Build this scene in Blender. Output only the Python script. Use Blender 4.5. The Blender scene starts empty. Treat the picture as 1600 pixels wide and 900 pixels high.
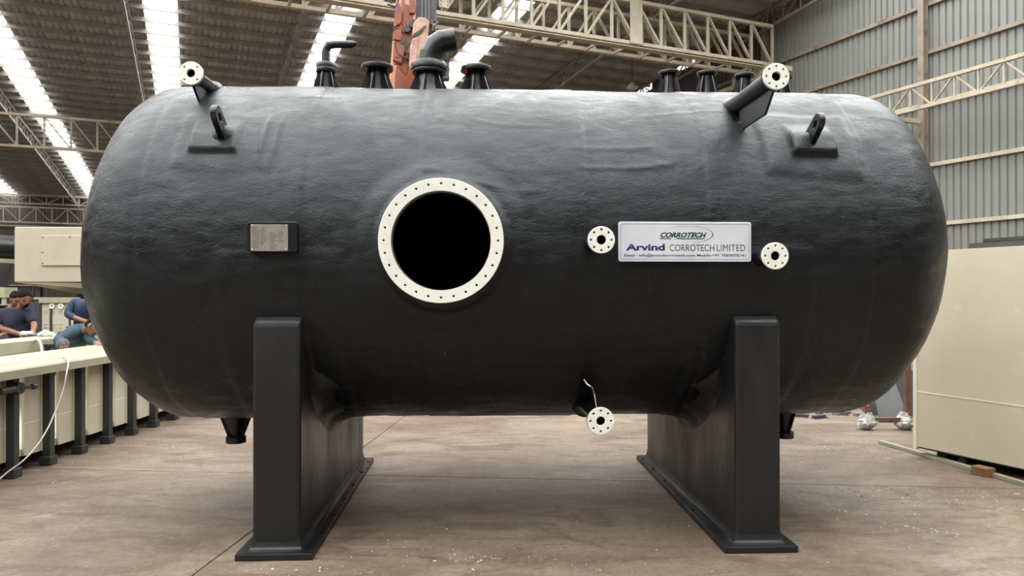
import bpy, bmesh, math, random
import numpy as np
from mathutils import Vector, Matrix, Quaternion

R_ = math.radians
sc = bpy.context.scene
col = sc.collection
random.seed(7)
rng = np.random.default_rng(11)

# ------------------------------------------------------------------ camera
F = 1155.0; CAMZ = 1.6; HOR = 455.0
cam_d = bpy.data.cameras.new('camera'); cam = bpy.data.objects.new('camera', cam_d); col.objects.link(cam)
cam_d.sensor_width = 36.0; cam_d.lens = 36.0 * F / 1600.0
cam_d.clip_end = 300; cam_d.clip_start = .05
cam.location = (0, 0, CAMZ)
cam.rotation_euler = (R_(90) + math.atan(5 / F), 0, 0)
sc.camera = cam

# ------------------------------------------------------------------ world, exposure
sc.view_settings.view_transform = 'Standard'
sc.view_settings.look = 'None'
sc.view_settings.exposure = 0.0
sc.view_settings.gamma = 1.0
sc.view_settings.use_curve_mapping = False
wd = bpy.data.worlds.new('overcast_sky'); sc.world = wd; wd.use_nodes = True
bg = wd.node_tree.nodes['Background']
bg.inputs[0].default_value = (.92, .96, 1, 1); bg.inputs[1].default_value = 1.5
SKYLIGHT = 8.0
sc.cycles.use_denoising = True
sc.cycles.max_bounces = 7
sc.cycles.diffuse_bounces = 5
sc.cycles.glossy_bounces = 4
sc.cycles.sample_clamp_indirect = 6


def P(px, py, Y):
    return Vector(((px - 800) * Y / F, Y, CAMZ - (py - HOR) * Y / F))


# ------------------------------------------------------------------ materials
MATS = {}


def mat(name, c1, c2=None, rough=.6, metal=0., scale=3., stretch=(1, 1, 1), bump=0., bscale=40., spec=.5,
        detail=5., lo=.35, hi=.65, c3=None, s3=1., lo3=.55, hi3=.7, emit=0., rrange=None, coord='Object', coat=0.):
    if name in MATS: return MATS[name]
    m = bpy.data.materials.new(name); m.use_nodes = True
    nt = m.node_tree; N = nt.nodes; L = nt.links
    b = N['Principled BSDF']
    b.inputs['Roughness'].default_value = rough
    b.inputs['Metallic'].default_value = metal
    b.inputs['Specular IOR Level'].default_value = spec
    b.inputs['Coat Weight'].default_value = coat
    b.inputs['Base Color'].default_value = (*c1, 1)
    tc = N.new('ShaderNodeTexCoord')
    mp = N.new('ShaderNodeMapping'); mp.inputs['Scale'].default_value = stretch
    L.new(tc.outputs[coord], mp.inputs[0])
    if c2 is not None:
        n = N.new('ShaderNodeTexNoise'); n.inputs['Scale'].default_value = scale; n.inputs['Detail'].default_value = detail
        n.inputs['Roughness'].default_value = .62
        L.new(mp.outputs[0], n.inputs['Vector'])
        r = N.new('ShaderNodeValToRGB'); r.color_ramp.elements[0].position = lo; r.color_ramp.elements[1].position = hi
        r.color_ramp.elements[0].color = (*c1, 1); r.color_ramp.elements[1].color = (*c2, 1)
        L.new(n.outputs['Fac'], r.inputs[0]); out = r.outputs[0]
        if c3 is not None:
            n3 = N.new('ShaderNodeTexNoise'); n3.inputs['Scale'].default_value = s3; n3.inputs['Detail'].default_value = 8
            L.new(mp.outputs[0], n3.inputs['Vector'])
            r3 = N.new('ShaderNodeMapRange'); r3.inputs[1].default_value = lo3; r3.inputs[2].default_value = hi3
            L.new(n3.outputs['Fac'], r3.inputs[0])
            mx = N.new('ShaderNodeMix'); mx.data_type = 'RGBA'
            L.new(r3.outputs[0], mx.inputs[0]); L.new(out, mx.inputs[6]); mx.inputs[7].default_value = (*c3, 1)
            out = mx.outputs[2]
        L.new(out, b.inputs['Base Color'])
        if rrange:
            rr = N.new('ShaderNodeMapRange'); rr.inputs[1].default_value = lo; rr.inputs[2].default_value = hi
            rr.inputs[3].default_value = rrange[0]; rr.inputs[4].default_value = rrange[1]
            L.new(n.outputs['Fac'], rr.inputs[0]); L.new(rr.outputs[0], b.inputs['Roughness'])
    if bump:
        nb = N.new('ShaderNodeTexNoise'); nb.inputs['Scale'].default_value = bscale; nb.inputs['Detail'].default_value = 5
        L.new(mp.outputs[0], nb.inputs['Vector'])
        bp = N.new('ShaderNodeBump'); bp.inputs['Strength'].default_value = 1; bp.inputs['Distance'].default_value = bump
        L.new(nb.outputs['Fac'], bp.inputs['Height']); L.new(bp.outputs[0], b.inputs['Normal'])
    if emit:
        b.inputs['Emission Color'].default_value = (*c1, 1); b.inputs['Emission Strength'].default_value = emit
    MATS[name] = m
    return m


def frp_black():
    m = bpy.data.materials.new('black_frp'); m.use_nodes = True
    nt = m.node_tree; N = nt.nodes; L = nt.links; b = N['Principled BSDF']
    tc = N.new('ShaderNodeTexCoord')
    def noise(scale, st, det, rough=.6):
        mp = N.new('ShaderNodeMapping'); mp.inputs['Scale'].default_value = st
        L.new(tc.outputs['Object'], mp.inputs[0])
        n = N.new('ShaderNodeTexNoise'); n.inputs['Scale'].default_value = scale; n.inputs['Detail'].default_value = det
        n.inputs['Roughness'].default_value = rough; n.inputs['Distortion'].default_value = .6
        L.new(mp.outputs[0], n.inputs['Vector']); return n
    a = noise(2.4, (1, 1.2, 1.2), 9, .7)
    r = N.new('ShaderNodeMapRange'); r.inputs[1].default_value = .38; r.inputs[2].default_value = .64
    r.inputs[3].default_value = .22; r.inputs[4].default_value = .48
    L.new(a.outputs['Fac'], r.inputs[0]); L.new(r.outputs[0], b.inputs['Roughness'])
    cr = N.new('ShaderNodeValToRGB'); cr.color_ramp.elements[0].color = (.0015, .0020, .0025, 1); cr.color_ramp.elements[1].color = (.0042, .0050, .0060, 1)
    cr.color_ramp.elements[0].position = .35; cr.color_ramp.elements[1].position = .7
    a2 = noise(3.5, (1, 1, 1), 8); L.new(a2.outputs['Fac'], cr.inputs[0]); L.new(cr.outputs[0], b.inputs['Base Color'])
    b.inputs['Specular IOR Level'].default_value = .40
    b.inputs['Specular Tint'].default_value = (.90, .97, 1, 1)
    # wrinkles of the woven overlay, long along the tank, plus a fine brushed grain
    w = noise(6.5, (1, 1.5, 2.0), 8, .72); f = noise(75, (1, 1.1, 1.4), 3)
    ad = N.new('ShaderNodeMath'); ad.operation = 'MULTIPLY_ADD'; ad.inputs[1].default_value = .32
    L.new(f.outputs['Fac'], ad.inputs[0]); L.new(w.outputs['Fac'], ad.inputs[2])
    bp = N.new('ShaderNodeBump'); bp.inputs['Strength'].default_value = 1; bp.inputs['Distance'].default_value = .0068
    L.new(ad.outputs[0], bp.inputs['Height']); L.new(bp.outputs[0], b.inputs['Normal'])
    return m


M_TANK = frp_black()
M_BLACK = mat('gloss_black', (.004, .0045, .005), (.007, .0075, .008), rough=.3, scale=6, bump=.002, bscale=30, spec=.5)
M_SADDLE = mat('saddle_black', (.006, .0065, .007), (.012, .0118, .0115), rough=.42, scale=2.5, stretch=(1, 1, .35), bump=.002, bscale=10, spec=.4,
               c3=(.020, .016, .013), s3=1.3, rrange=(.3, .55))
M_WHITE = mat('white_flange', (.70, .70, .63), (.60, .59, .51), rough=.5, scale=5, lo=.45, hi=.8, bump=.0008, bscale=60)
M_SIGN = mat('sign_white', (.62, .63, .67), (.55, .56, .61), rough=.3, scale=4, metal=.1)
M_PLATE = mat('plate_tan', (.33, .285, .24), (.27, .235, .20), rough=.35, metal=.35, scale=20)
M_ENGR = mat('engraving', (.07, .06, .05), rough=.6)
M_NAVY = mat('ink_navy', (.012, .010, .09), rough=.5)
M_GREEN = mat('ink_green', (.0, .045, .02), rough=.5)
M_GREY = mat('ink_grey', (.06, .06, .08), rough=.5)
M_CHROME = mat('screw_steel', (.75, .75, .75), rough=.25, metal=1)
M_ROOF = mat('roof_sheet', (.50, .49, .46), (.37, .36, .335), rough=.6, scale=.7, stretch=(1, .25, 1), metal=.15, c3=(.2, .17, .14), s3=.5, lo3=.55, hi3=.75)
M_ROOFLAP = mat('purlin_paint', (.33, .31, .28), (.24, .22, .19), rough=.6, scale=1.5, c3=(.2, .14, .1), s3=2.5, lo3=.6, hi3=.75)
M_SKY = mat('translucent_sheet', (.97, 1, 1), rough=.5, emit=SKYLIGHT)
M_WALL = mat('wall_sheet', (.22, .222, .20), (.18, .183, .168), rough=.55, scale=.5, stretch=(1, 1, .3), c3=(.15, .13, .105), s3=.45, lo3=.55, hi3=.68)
M_WALLD = mat('wall_sheet_shaded', (.12, .105, .09), (.085, .075, .062), rough=.7, scale=.8, stretch=(1, 1, .3))  # darker sheet: wall shade put into the colour, unseen walls dimmed with it
M_TRUSS = mat('truss_paint', (.50, .44, .34), (.40, .335, .25), rough=.55, scale=2, c3=(.30, .21, .14), s3=4, lo3=.62, hi3=.75)
M_COLUMN = mat('column_paint', (.30, .25, .19), (.22, .175, .135), rough=.6, scale=2, c3=(.15, .10, .07), s3=3)
M_BEIGE = mat('beige_pp', (.62, .555, .42), (.56, .495, .365), rough=.45, scale=1.2, c3=(.68, .62, .5), s3=6, lo3=.62, hi3=.78, bump=.0006, bscale=25)
M_CREAM = mat('cream_rim', (.34, .325, .235), (.28, .265, .185), rough=.42, scale=2.5, stretch=(3, .6, 1))
M_PANEL = mat('trough_panel', (.50, .46, .35), (.44, .40, .30), rough=.5, scale=1.5)
M_SEAM = mat('weld_cream', (.78, .74, .58), rough=.5)
M_HOPPER = mat('hopper_beige', (.42, .375, .285), (.37, .325, .24), rough=.5, scale=1.5)
M_POST = mat('post_black', (.022, .026, .026), (.035, .036, .034), rough=.4, scale=4)
M_ORANGE = mat('orange_paint', (.27, .065, .025), (.20, .05, .022), rough=.45, scale=3, c3=(.16, .06, .035), s3=3, lo3=.52, hi3=.66)
M_OPALE = mat('faded_orange', (.52, .24, .14), (.42, .18, .10), rough=.5, scale=4)
M_HOOK = mat('worn_pink_steel', (.50, .31, .23), (.30, .17, .12), rough=.5, scale=9)
M_DARK = mat('dark_steel', (.03, .03, .034), (.055, .05, .05), rough=.5, scale=5)
M_WOOD = mat('wood', (.25, .12, .06), (.16, .08, .045), rough=.7, scale=8, stretch=(1, 6, 1))
M_REDW = mat('red_wood', (.16, .075, .05), (.10, .05, .035), rough=.7, scale=6)
M_PLASTIC = mat('plastic_film', (.60, .60, .58), (.25, .25, .24), rough=.25, scale=9, bump=.01, bscale=18)
M_GREYSHEET = mat('grey_sheet', (.13, .14, .14), (.18, .19, .19), rough=.5, scale=3)
M_RUBBER = mat('rubber', (.02, .02, .02), rough=.7)
M_CABLE = mat('white_cable', (.5, .47, .42), rough=.5)
M_SKIN = mat('skin', (.20, .095, .055), (.16, .075, .045), rough=.5, scale=6)
M_HAIR = mat('hair', (.004, .0038, .0038), rough=.85, spec=.2, bump=.004, bscale=60)
M_TNAVY = mat('navy_cloth', (.008, .008, .022), (.012, .012, .028), rough=.85, scale=8, bump=.004, bscale=18)
M_TEAL = mat('teal_cloth', (.004, .026, .036), (.008, .036, .047), rough=.8, scale=6, bump=.005, bscale=15)
M_BLUE = mat('blue_cloth', (.007, .018, .05), (.012, .027, .066), rough=.8, scale=6, bump=.005, bscale=15)
M_TROUSER = mat('dark_trouser', (.03, .03, .035), rough=.85)
M_GLOVE = mat('grey_glove', (.10, .10, .10), (.05, .05, .05), rough=.8, scale=30)
M_CHIP = mat('white_shaving', (.5, .48, .41), rough=.6)


def floor_mat():
    m = bpy.data.materials.new('stained_concrete'); m.use_nodes = True
    nt = m.node_tree; N = nt.nodes; L = nt.links; b = N['Principled BSDF']
    ge = N.new('ShaderNodeNewGeometry')
    def noise(scale, st=(1, 1, 1), det=8, dist=0., off=(0, 0, 0), rough=.6):
        mp = N.new('ShaderNodeMapping'); mp.inputs['Scale'].default_value = st; mp.inputs['Location'].default_value = off
        L.new(ge.outputs['Position'], mp.inputs[0])
        n = N.new('ShaderNodeTexNoise'); n.inputs['Scale'].default_value = scale; n.inputs['Detail'].default_value = det
        n.inputs['Distortion'].default_value = dist; n.inputs['Roughness'].default_value = rough
        L.new(mp.outputs[0], n.inputs['Vector']); return n.outputs['Fac']
    def ramp(s, lo, hi):
        r = N.new('ShaderNodeMapRange'); r.inputs[1].default_value = lo; r.inputs[2].default_value = hi
        L.new(s, r.inputs[0]); return r.outputs[0]
    def mix(f, a, c, k=1.):
        mx = N.new('ShaderNodeMix'); mx.data_type = 'RGBA'
        if k != 1.:
            mu = N.new('ShaderNodeMath'); mu.operation = 'MULTIPLY'; mu.inputs[1].default_value = k; L.new(f, mu.inputs[0]); f = mu.outputs[0]
        L.new(f, mx.inputs[0])
        if isinstance(a, tuple): mx.inputs[6].default_value = (*a, 1)
        else: L.new(a, mx.inputs[6])
        mx.inputs[7].default_value = (*c, 1)
        return mx.outputs[2]
    c = mix(ramp(noise(.9, (.6, 1, 1), dist=.8), .38, .62), (.122, .083, .056), (.235, .18, .13))
    c = mix(ramp(noise(2.6, (.6, 1.6, 1), dist=1.2), .46, .64), c, (.085, .050, .034), .8)
    c = mix(ramp(noise(9, rough=.7), .5, .72), c, (.22, .175, .135), .6)
    c = mix(ramp(noise(26, rough=.75, off=(4, 1, 0)), .46, .62), c, (.075, .050, .034), .55)
    c = mix(ramp(noise(34, rough=.8, off=(1, 8, 0)), .54, .66), c, (.30, .245, .185), .5)
    c = mix(ramp(noise(1.5, (1, 1.3, 1), off=(7, 3, 0), dist=1.5), .60, .72), c, (.05, .037, .03), .6)
    c = mix(ramp(noise(2.2, off=(3, 9, 0), det=10), .66, .74), c, (.3, .27, .235), .55)
    c = mix(ramp(noise(70, rough=.5), .70, .76), c, (.45, .41, .34), .8)
    L.new(c, b.inputs['Base Color'])
    rr = N.new('ShaderNodeMapRange'); rr.inputs[3].default_value = .42; rr.inputs[4].default_value = .75
    L.new(noise(1.7, off=(1, 2, 3)), rr.inputs[0]); L.new(rr.outputs[0], b.inputs['Roughness'])
    b.inputs['Specular IOR Level'].default_value = .55
    bp = N.new('ShaderNodeBump'); bp.inputs['Distance'].default_value = .006; L.new(noise(22, rough=.7), bp.inputs['Height']); L.new(bp.outputs[0], b.inputs['Normal'])
    return m


M_FLOOR = floor_mat()
M_JOINT = mat('joint_dirt', (.045, .035, .028), rough=.9)


# ------------------------------------------------------------------ mesh helpers
def basis(d):
    d = Vector(d).normalized()
    a = Vector((0, 0, 1)) if abs(d.z) < .9 else Vector((1, 0, 0))
    x = a.cross(d).normalized(); y = d.cross(x).normalized()
    return x, y, d


class MB:
    def __init__(s): s.v = []; s.f = []

    def add(s, vs, fs):
        n = len(s.v); s.v += [tuple(v) for v in vs]; s.f += [tuple(i + n for i in f) for f in fs]; return s

    def box(s, x0, x1, y0, y1, z0, z1, M=None):
        vs = [Vector((x, y, z)) for z in (z0, z1) for (x, y) in ((x0, y0), (x1, y0), (x1, y1), (x0, y1))]
        if M is not None: vs = [M @ v for v in vs]
        return s.add(vs, [(3, 2, 1, 0), (4, 5, 6, 7), (0, 1, 5, 4), (1, 2, 6, 5), (2, 3, 7, 6), (3, 0, 4, 7)])

    def bar(s, a, b, w, h=None, up=(0, 0, 1)):
        a = Vector(a); b = Vector(b); h = h or w; d = (b - a).normalized(); up = Vector(up)
        if abs(d.dot(up)) > .98: up = Vector((0, 1, 0))
        x = d.cross(up).normalized() * w / 2; y = x.cross(d).normalized() * h / 2
        vs = [a - x - y, a + x - y, a + x + y, a - x + y, b - x - y, b + x - y, b + x + y, b - x + y]
        return s.add(vs, [(0, 1, 2, 3), (7, 6, 5, 4), (1, 0, 4, 5), (2, 1, 5, 6), (3, 2, 6, 7), (0, 3, 7, 4)])

    def lathe(s, prof, o, d, n=32, closed=False):
        x, y, d = basis(d); o = Vector(o); k = len(prof); vs = []
        for i in range(n):
            t = 2 * math.pi * i / n; e = x * math.cos(t) + y * math.sin(t)
            for r, h in prof: vs.append(o + e * r + d * h)
        fs = []
        for i in range(n):
            j = (i + 1) % n
            for q in range(k if closed else k - 1):
                p = (q + 1) % k
                fs.append((i * k + q, j * k + q, j * k + p, i * k + p))
        if not closed:
            if prof[0][0] > 1e-6: fs.append(tuple(i * k for i in range(n))[::-1])
            if prof[-1][0] > 1e-6: fs.append(tuple(i * k + k - 1 for i in range(n)))
        return s.add(vs, fs)

    def tube(s, pts, r, n=12, caps=True, r1=None):
        pts = [Vector(p) for p in pts]; N = len(pts)
        rs = r if isinstance(r, (list, tuple)) else [r] * N
        tans = []
        for i in range(N):
            a = pts[max(i - 1, 0)]; b = pts[min(i + 1, N - 1)]; tans.append((b - a).normalized())
        x, y, _ = basis(tans[0]); vs = []
        prev = tans[0]
        for i in range(N):
            q = prev.rotation_difference(tans[i]); x = q @ x; y = q @ y; prev = tans[i]
            k = 1.
            if 0 < i < N - 1:
                c = (pts[i] - pts[i - 1]).normalized().dot(tans[i]); k = 1 / max(c, .5)
            for j in range(n):
                t = 2 * math.pi * j / n
                vs.append(pts[i] + (x * math.cos(t) + y * math.sin(t)) * rs[i] * (1 + (k - 1) * .5))
        fs = [(i * n + j, i * n + (j + 1) % n, (i + 1) * n + (j + 1) % n, (i + 1) * n + j) for i in range(N - 1) for j in range(n)]
        if caps: fs += [tuple(range(n))[::-1], tuple((N - 1) * n + j for j in range(n))]
        return s.add(vs, fs)

    def prism(s, poly, thick, M):
        n = len(poly)
        vs = [M @ Vector((p[0], p[1], -thick / 2)) for p in poly] + [M @ Vector((p[0], p[1], thick / 2)) for p in poly]
        fs = [tuple(range(n))[::-1], tuple(range(n, 2 * n))] + [(i, (i + 1) % n, n + (i + 1) % n, n + i) for i in range(n)]
        return s.add(vs, fs)

    def mesh(s, name, m, smooth=None):
        me = bpy.data.meshes.new(name); me.from_pydata(s.v, [], s.f)
        me.materials.append(m); me.validate()
        b = bmesh.new(); b.from_mesh(me); bmesh.ops.recalc_face_normals(b, faces=b.faces); b.to_mesh(me); b.free()
        if smooth:
            me.shade_smooth(); me.set_sharp_from_angle(angle=R_(smooth))
        return me

    def build(s, name, m, parent=None, smooth=None, bevel=0):
        return link(name, s.mesh(name, m, smooth), parent, bevel)


def link(name, me, parent=None, bevel=0):
    o = bpy.data.objects.new(name, me); col.objects.link(o)
    if parent is not None: o.parent = parent
    if bevel:
        b = o.modifiers.new('bevel', 'BEVEL'); b.width = bevel; b.segments = 2; b.limit_method = 'ANGLE'; b.angle_limit = R_(35)
    return o


def tag(o, label, cat=None, group=None, kind=None):
    if label: o['label'] = label
    if cat: o['category'] = cat
    if group: o['group'] = group
    if kind: o['kind'] = kind
    return o


def thing(name, label, cat, loc=(0, 0, 0), rz=0, group=None):
    o = bpy.data.objects.new(name, None); col.objects.link(o); o.location = loc; o.rotation_euler = (0, 0, rz)
    o.empty_display_size = .2
    return tag(o, label, cat, group)


def struct(o): o['kind'] = 'structure'; return o


def frameM(o, xa, ya):
    xa = Vector(xa).normalized(); ya = Vector(ya).normalized(); za = xa.cross(ya)
    M = Matrix((xa, ya, za)).transposed().to_4x4(); M.translation = Vector(o); return M


def plate2d(name, loops, thick, m, M, bevel=0.):
    cu = bpy.data.curves.new(name, 'CURVE'); cu.dimensions = '2D'; cu.fill_mode = 'BOTH'
    cu.extrude = thick / 2; cu.bevel_depth = bevel; cu.bevel_resolution = 1
    for lp in loops:
        sp = cu.splines.new('POLY'); sp.points.add(len(lp) - 1)
        for i, p in enumerate(lp): sp.points[i].co = (p[0], p[1], 0, 1)
        sp.use_cyclic_u = True
    return curve_mesh(name, cu, m, M)


def curve_mesh(name, cu, m, M):
    o = bpy.data.objects.new('tmp', cu); col.objects.link(o)
    dg = bpy.context.evaluated_depsgraph_get(); dg.update()
    me = bpy.data.meshes.new_from_object(o.evaluated_get(dg)); me.name = name
    bpy.data.objects.remove(o); bpy.data.curves.remove(cu)
    me.materials.clear(); me.materials.append(m)
    if M is not None: me.transform(M)
    return me


def circ(r, n=24, cx=0, cy=0, ph=0): return [(cx + r * math.cos(2 * math.pi * i / n + ph), cy + r * math.sin(2 * math.pi * i / n + ph)) for i in range(n)]


def flange_mesh(name, ro, ri, nb, rb, rhole, thick, m, M, ph=0, seg=64, bevel=.003):
    loops = [circ(ro - bevel, seg), circ(ri + bevel, 40)]
    for k in range(nb):
        t = 2 * math.pi * k / nb + ph
        loops.append(circ(rhole, 12, rb * math.cos(t), rb * math.sin(t)))
    return plate2d(name, loops, thick - 2 * bevel, m, M, bevel)


def text_mesh(name, s, w, h, m, M, bold=0., shear=0., thick=.0008, space=1.):
    cu = bpy.data.curves.new(name, 'FONT'); cu.body = s; cu.size = 1; cu.offset = bold; cu.shear = shear; cu.space_character = space
    cu.resolution_u = 3
    me = curve_mesh(name, cu, m, None)
    co = np.empty(len(me.vertices) * 3, 'f'); me.vertices.foreach_get('co', co); co = co.reshape(-1, 3)
    lo = co.min(0); hi = co.max(0)
    co[:, 0] = (co[:, 0] - lo[0]) / (hi[0] - lo[0]) * w; co[:, 1] = (co[:, 1] - lo[1]) / (hi[1] - lo[1]) * h
    co[:, 2] = 0
    me.vertices.foreach_set('co', co.ravel()); me.update()
    b = bmesh.new(); b.from_mesh(me)
    r = bmesh.ops.extrude_face_region(b, geom=b.faces[:])
    bmesh.ops.translate(b, vec=(0, 0, thick), verts=[v for v in r['geom'] if isinstance(v, bmesh.types.BMVert)])
    b.to_mesh(me); b.free()
    me.transform(M)
    return me


# ------------------------------------------------------------------ value noise in numpy
_perm = rng.random((64, 64, 64))


def vnoise(p):
    p = np.asarray(p); i = np.floor(p).astype(int); f = p - i; f = f * f * (3 - 2 * f); i &= 63; j = (i + 1) & 63
    r = 0
    for a in (0, 1):
        for b in (0, 1):
            for c in (0, 1):
                w = (f[..., 0] if a else 1 - f[..., 0]) * (f[..., 1] if b else 1 - f[..., 1]) * (f[..., 2] if c else 1 - f[..., 2])
                r = r + w * _perm[(j if a else i)[..., 0], (j if b else i)[..., 1], (j if c else i)[..., 2]]
    return r - .5


def sstep(x, a, b):
    t = np.clip((x - a) / (b - a), 0, 1); return t * t * (3 - 2 * t)


def sbox(x, a, b, w): return sstep(x, a - w, a + w) * (1 - sstep(x, b - w, b + w))


# ================================================================== THE HALL
HA = R_(23.4)       # the hall's length runs 23.4 degrees left of the camera's view


def hall(o): o.rotation_euler = (0, 0, HA); return o


def zr(u): return 12.855 - .08 * u if u > -6 else 13.335 + .08 * (u + 6)


VR = 18.3; VL = -26.0; U0 = -22.0; U1 = 59.0; URIDGE = -6.0


def corr_profile(w, pitch=.2, d=.035):
    pts = []; n = int(round(w / pitch))
    for i in range(n):
        x = i * pitch
        pts += [(x, 0), (x + pitch * .62, 0), (x + pitch * .72, d), (x + pitch * .90, d)]
    pts.append((n * pitch, 0)); return pts


# floor
b = MB(); b.box(VL - 2, VR + 3, U0 - 14, U1 + 1, -.12, -.03)
flo = struct(hall(b.build('floor', M_JOINT)))
FA = -R_(4.6) - HA
def slab_mesh(w, h):
    b = MB(); g = .002; c = .004
    b.add([(g, g, -.03), (w - g, g, -.03), (w - g, h - g, -.03), (g, h - g, -.03), (g + c, g + c, 0), (w - g - c, g + c, 0), (w - g - c, h - g - c, 0), (g + c, h - g - c, 0)],
          [(4, 5, 6, 7), (0, 1, 5, 4), (1, 2, 6, 5), (2, 3, 7, 6), (3, 0, 4, 7)])
    return b.mesh('floor_slab', M_FLOOR)
SW, SH = 9.2, 4.9
sm = slab_mesh(SW, SH)
cF, sF = math.cos(-R_(4.6)), math.sin(-R_(4.6))
for i in range(-7, 7):
    for j in range(-7, 15):
        lx, ly = -1.62 + i * SW, 0 + j * SH
        wx, wy = lx * cF - ly * sF, 6.33 + lx * sF + ly * cF
        # keep slabs inside the hall
        cx, cy = wx + 4.6, wy + 2.4
        v = cx * math.cos(HA) + cy * math.sin(HA); u = -cx * math.sin(HA) + cy * math.cos(HA)
        if VL - 1 < v < VR + 1.5 and U0 - 12 < u < U1 - 1:
            o = link('floor_slab', sm, flo); o.rotation_euler = (0, 0, FA)
            o.location = (wx * math.cos(HA) + wy * math.sin(HA), -wx * math.sin(HA) + wy * math.cos(HA), 0)

# ceiling: corrugated sheets, translucent strips, purlins
ceil = struct(hall(bpy.data.objects.new('ceiling', None))); col.objects.link(ceil)
def sheet_mesh(name, m, y0, y1, w=1.0):
    b = MB(); pr = corr_profile(w); pr[-1] = (pr[-1][0] + .0, 0); n = len(pr)
    ys = [y0, y1]
    vs = [(x, y, zr(y) - .035 + d) for y in ys for x, d in pr]
    b.add(vs, [(i, i + 1, n + i + 1, n + i) for i in range(n - 1)])
    me = b.mesh(name, m); return me
sh_a = sheet_mesh('roof_sheet', M_ROOF, URIDGE + .0001, U1); sh_b = sheet_mesh('roof_sheet', M_ROOF, U0, URIDGE)
sk_a = sheet_mesh('skylight_or_fill_sheet', M_SKY, URIDGE + .0001, U1); sk_b = sheet_mesh('skylight_or_fill_sheet', M_SKY, U0, URIDGE)
strips = [-21.8, -16.55, -11.75, -6.65, -1.45, 4.05, 9.3]
v = VL
edges = []
allv = sorted(strips)
while v < VR - .01:
    nxt = [s for s in allv if v - 1e-6 <= s < v + 1]
    if nxt and nxt[0] - v > .01:
        w = nxt[0] - v; sx = w; lab = False
    elif nxt:
        sx = 1; lab = True
    else:
        sx = min(1, VR - v); lab = False
    for me in ((sk_a, sk_b) if lab else (sh_a, sh_b)):
        o = link('skylight_or_fill_sheet' if lab else 'roof_sheet', me, ceil); o.location = (v, 0, 0); o.scale = (sx, 1, 1)
    v += sx
# unseen glowing strips towards the ridge, added to brighten the tank top
def added_strip(v0, w=1.0):
    b = MB(); b.add([(0, -5.9, zr(-5.9) - .06), (w, -5.9, zr(-5.9) - .06), (w, 17, zr(17) - .06), (0, 17, zr(17) - .06)], [(0, 1, 2, 3)])
    o = b.build('skylight_or_fill_sheet', M_SKY, ceil); o.location = (v0, 0, 0)  # added fill sheet hung just below the roof, no real skylight
for v0 in (-20.1, -14.9, -9.9, -4.9, .2, 5.7, 11.0, 14.6): added_strip(v0, 2.8)
b = MB()
for q in (0,):
    b.add([(VL, -.03, -.09), (VR, -.03, -.09), (VR, .03, -.09), (VL, .03, -.09), (VL, -.035, .07), (VR, -.035, .07), (VR, .035, .07), (VL, .035, .07)],
          [(3, 2, 1, 0), (4, 5, 6, 7), (0, 1, 5, 4), (1, 2, 6, 5), (2, 3, 7, 6), (3, 0, 4, 7)])
pm = b.mesh('purlin', M_ROOFLAP)
u = U0 + 1
while u < U1:
    o = link('purlin', pm, ceil); o.location = (0, u, zr(u) - .11)
    u += .98 if u > 4 else 1.6


def lattice(name, m, parent_thing, a, bpt, depth, pitch, chord, web, pattern='warren', up=(0, 0, 1), flip=None, mats=None):
    """chords and every web member, each its own part; a,b = ends of the bottom chord"""
    a = Vector(a); bpt = Vector(bpt); d = (bpt - a); L = d.length; d.normalize(); upv = Vector(up) * depth
    for nm, off in (('bottom_chord', Vector((0, 0, 0))), ('top_chord', upv)):
        q = MB().bar(a + off, bpt + off, chord, chord * .8); q.build(nm, m, parent_thing)
    n = int(L / pitch); p = L / n
    side = d.cross(Vector(up)).normalized()
    vm = MB().bar((0, 0, 0), upv, web, web * .7).mesh('post', m)
    dm1 = MB().bar((0, 0, 0), d * p + upv, web, web * .7).mesh('diagonal', m)
    dm2 = MB().bar(upv, d * p, web, web * .7).mesh('diagonal', m)
    for i in range(n + 1):
        o = link('web_post', vm, parent_thing); o.location = a + d * p * i
    for i in range(n):
        k = flip(i / n) if flip else i % 2
        o = link('diagonal', dm1 if k else dm2, parent_thing); o.location = a + d * p * i


raf_lab = {-12.4: 'lattice roof truss farthest left, beyond the left bright skylight strip', -7.2: 'cream lattice roof truss running beside the far left bright skylight strip',
           -1.9: 'narrow lattice roof truss seen edge-on just left of the bright skylight above the left nozzle',
           3.2: 'leaning lattice roof truss above the tank, left of the bent vent pipe', 8.5: 'lattice roof truss behind the orange crane boom',
           13.75: 'lattice roof truss right of the last skylight, passing under the crane girder',
           17.9: 'dark lattice roof truss along the top edge of the right wall'}
for vv, lb in raf_lab.items():
    t = hall(thing('roof_truss', lb, 'truss'))
    ua, ub = (6, U1 - .3)
    dpt = .55
    a = Vector((vv, ua, zr(ua) - .22 - dpt)); e = Vector((vv, ub, zr(ub) - .22 - dpt))
    lattice('roof_truss', M_ROOFLAP if vv < 17 else M_COLUMN, t, a, e, dpt, .75, .1, .045)

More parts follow.
